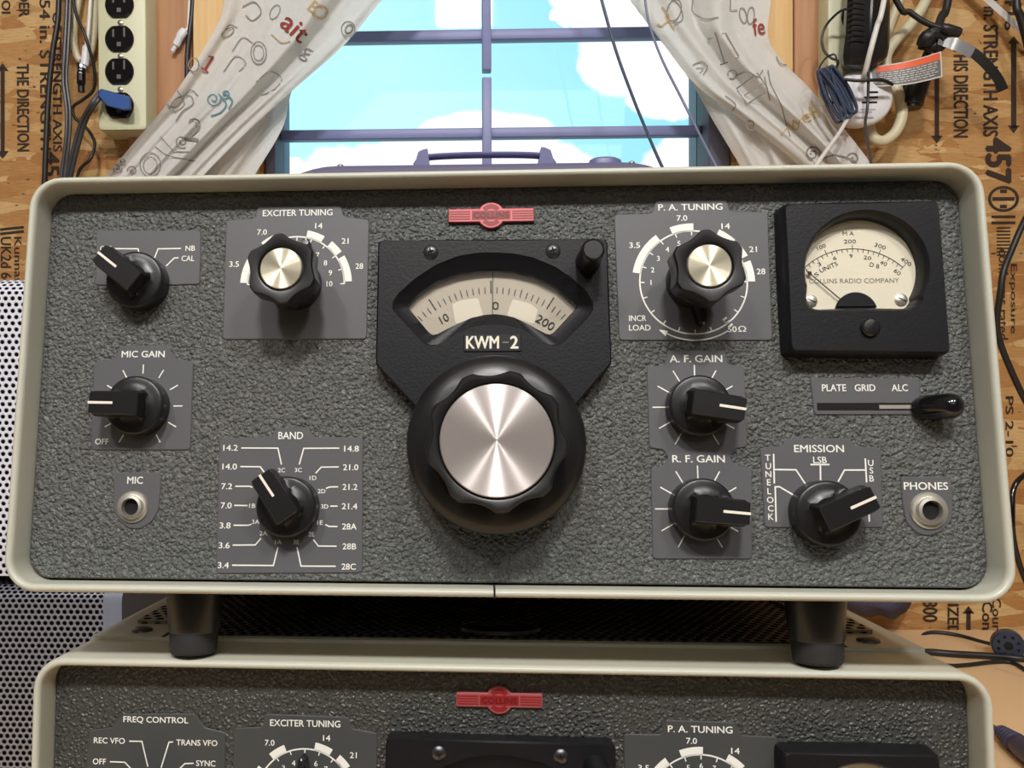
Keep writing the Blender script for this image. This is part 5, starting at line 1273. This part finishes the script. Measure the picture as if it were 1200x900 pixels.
# ------------------------------------------------------------------ perforated cabinets at the left
M_PERF = perforated_mat('perforated_steel', S(150, 152, 166), .0042, .00135, rough=.34, metal=.35, plane='XZ')
M_STEELG = mat('grey_sheet_steel', S(118, 124, 142), .4)
Yf = .20
def cabinet(label, zlo, zhi, x0, xp, x1, dep, M_PERF):
    t = thing('perforated_cabinet', label, 'perforated cabinet', ((x0 + x1) / 2, Yf + dep / 2, zlo), group='perforated steel cabinets beside the radios')
    R = .012; prof = [(Yf, zlo + .006)] + [(Yf + R - R * math.cos(a), zhi - R + R * math.sin(a)) for a in [PI / 2 * i / 8 for i in range(9)]] + [(Yf + dep, zhi)]
    g = G(); A = [(x0, y, z) for y, z in prof]; B = [(xp, y, z) for y, z in prof]; n = len(prof)
    g.add(A + B, [[i, i + 1, n + i + 1, n + i] for i in range(n - 1)])
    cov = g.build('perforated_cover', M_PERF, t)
    g = G(); sh = .0012
    for a, b in (((x0, Yf + sh + .001, zlo + .006), (x1 - .0005, Yf + dep, zhi - R)), ((x0, Yf + R, zhi - R), (x1 - .0005, Yf + dep, zhi - sh))): g.box(a, b)
    g.build('inner_box', mat('dark_inner_box', (.02, .02, .022, 1), .7), t, smooth=False)
    g = G(); g.loft([[(xp, y - .0004, z + (.0004 if i > 0 else 0)) for i, (y, z) in enumerate(prof)] + [(xp, Yf + dep, zlo + .006)], [(x1, y - .0004, z + (.0004 if i > 0 else 0)) for i, (y, z) in enumerate(prof)] + [(x1, Yf + dep, zlo + .006)]], True, True); g.build('end_flange', M_STEELG, t, ang=30)
    for x in (x0 + .03, x1 - .03):
        for y in (Yf + .03, Yf + dep - .03):
            g = G(); n = 20; zz = zlo; g.loft([[(x + r * math.cos(2 * PI * i / n), y + r * math.sin(2 * PI * i / n), z) for i in range(n)] for r, z in ((.010, zz), (.012, zz + .0065))], True, True); g.build('foot', M_RUBBER, t)
    return t
zl1 = at(20, 684, Yf + .006).z; zu1 = at(8, 327, Yf + .006).z; zu0 = at(10, 652, Yf).z
xr = at(143, 720, Yf).x; xp = at(121, 720, Yf).x
cabinet('grey perforated steel cabinet standing low beside the lower radio', ZB, zl1, xr - .36, xp, xr, .24, M_PERF)
h_up = zu1 - zl1
cabinet('perforated steel cabinet with bright light in its colour, stacked higher beside the upper radio', zl1 + .0005, zu1, xr - .36, xp, xr, .24, perforated_mat('lit_perforated_steel', S(214, 216, 230), .0046, .00125, rough=.4))  # brighter light on the upper cover is put into its colour

# ------------------------------------------------------------------ behind and right of the lower radio
Yq = .47
t = thing('gap_filler_box', 'black box added to fill the dark gap behind the lower radio', 'filler box', at_z(200, 860, ZB) if False else Vector((at(165, 720, Yq).x, Yq + .06, ZB)))  # added box that fills the dark gap
x0, x1 = at(120, 720, Yq).x, at(330, 720, Yq).x; z1 = at(160, 660, Yq).z
g = G(); g.box((x0, Yq, ZB), (x1, Yq + .12, z1), .004); ps = g.build('box_body', M_BLACK, t)
g = G()
for i in range(8): g.box((x0 + .02 + i * .018, Yq - .0006, z1 - .06), (x0 + .028 + i * .018, Yq + .001, z1 - .015))
g.build('vent', M_DARK, ps, smooth=False)
# dark rolled cloth hanging on the board behind the right foot
Yt = .655
g = G()
path = [(972, 688), (990, 697), (1008, 703), (1026, 708), (1042, 711), (1054, 707), (1064, 699), (1072, 690)]
P = catmull([Vector((x, y, 0)) for x, y in path]); L = []
for i, p in enumerate(P):
    f = i / (len(P) - 1); rr = 15 + 3 * math.sin(9 * f) + 2 * math.sin(23 * f); rr *= min(1, .35 + 3 * min(f, 1 - f))
    L.append([at(p.x + rr * .5 * math.cos(a) * .4, p.y + (rr + 1.6 * math.sin(3 * a + 7 * f)) * math.sin(a), Yt + .026 * math.cos(a)) for a in [2 * PI * k / 20 for k in range(20)]])
g.loft(L, True, True)
tag(g.build('rolled_cloth', mat('dark_plum_cloth', S(62, 58, 80), .9, bump=(220, .002, 'noise')), ang=80), 'dark plum rolled cloth hanging on the board below the upper radio at right', 'cloth')

# octal plug lying on the bench with its cords
M_OCT = mat('navy_bakelite', S(36, 48, 70), .3)
cz = at(1186, 757, .44)
# find the depth where the disc rests on the bench
Yo = .44
for _ in range(30):
    zc_ = at(1186, 757, Yo).z; rr = 17 * (Yo - CAM.y) / F_PX; Yo += (zc_ - rr - ZB) * 1.2
t = thing('octal_plug', 'round navy multi-pin plug standing on the bench at the right edge', 'multi-pin plug', Vector((at(1186, 757, Yo).x, Yo, ZB)))
kk = (Yo - CAM.y) / F_PX; c = at(1182, 757, Yo); n = 40; tilt = Matrix.Rotation(math.radians(-24), 3, 'Z')
def disc(prof, nn=40): return [[c + tilt @ Vector((r * kk * math.cos(2 * PI * i / nn), y, r * kk * math.sin(2 * PI * i / nn))) for i in range(nn)] for r, y in prof]
g = G(); g.loft(disc(((15.5, .0), (16.8, .001), (16.8, .011), (14, .014), (10, .022), (6, .024))), True, True); pb = g.build('plug_body', M_OCT, t)
g = G(); g.loft(disc(((4.6, .0), (4.4, -.0012), (3, -.0014))), False, True); g.build('key_hole', M_DARK, pb)
for i in range(8):
    a = 2 * PI * (i + .5) / 8; q = c + tilt @ Vector((10.5 * kk * math.cos(a), 0, 10.5 * kk * math.sin(a))); d = tilt @ Vector((0, -1, 0))
    g = G(); g.tube([q - d * .001, q + d * .0002, q + d * .0006], .0017, 10, False); g.build('pin_socket', M_DARK, pb)
go = 'cords on the bench at the right'
def bcord(label, P, r):
    g = G(); g.tube(P, r, 8); return tag(g.build('power_cable', M_CORD, ang=70), label, 'cord', go)
def bz_(px, py, r): return at_z(px, py, ZB + r)
r = .0022
bcord('thin black cord looping up from the round plug behind the radio corner', [at(1196, 768, Yo + .03), at(1176, 759, Yo + .04), at(1150, 752, Yo + .06), at(1125, 745, Yo + .08), at(1100, 741, Yo + .09), at(1084, 743, Yo + .09), at(1078, 752, Yo + .08), at(1086, 760, Yo + .05)], .0022)
bcord('thick black cord lying flat from the round plug to behind the radio', [bz_(1330, 775, .004), bz_(1260, 770, .004), bz_(1205, 772, .004), bz_(1180, 770, .004), bz_(1150, 768, .004), bz_(1115, 766, .004), bz_(1090, 764, .004), bz_(1060, 764, .004)], .0036)
bcord('lowest thin black cord running from the round plug along the bench', [bz_(1330, 860, r), bz_(1270, 838, r), bz_(1222, 800, r), bz_(1200, 784, r), bz_(1184, 776, r), bz_(1160, 776, r), bz_(1135, 779, r), bz_(1112, 780, r), bz_(1092, 776, r)], .0022)

# plug with ribbed strain relief at the lower right
t = thing('cable_plug', 'dark blue plug with ribbed strain relief at the lower right corner', 'cable plug', at_z(1190, 876, ZB))
r = .007
pts = [at_z(1160, 850, ZB + .006), at_z(1168, 855, ZB + .006), at_z(1178, 861, ZB + .007)]
g = G(); g.tube(pts, .0026, 10); g.build('cord', M_BCORD, t)
a, b = at_z(1174, 858, ZB + r), at_z(1215, 890, ZB + r + .004)
g = G(); L = []; d = (b - a).normalized(); u = Vector((0, 0, 1)); s_ = d.cross(u).normalized(); u = s_.cross(d)
for i in range(41):
    f = i / 40; rr = .0042 + .0042 * min(1, f * 1.6) + (.0016 if (i // 2) % 2 == 0 and f < .5 else 0)
    p = a + (b - a) * f; L.append([p + (s_ * math.cos(2 * PI * k / 20) + u * math.sin(2 * PI * k / 20)) * rr for k in range(20)])
g.loft(L, True, True); g.build('strain_relief', mat('dark_blue_rubber', S(50, 52, 82), .45), t, ang=30)
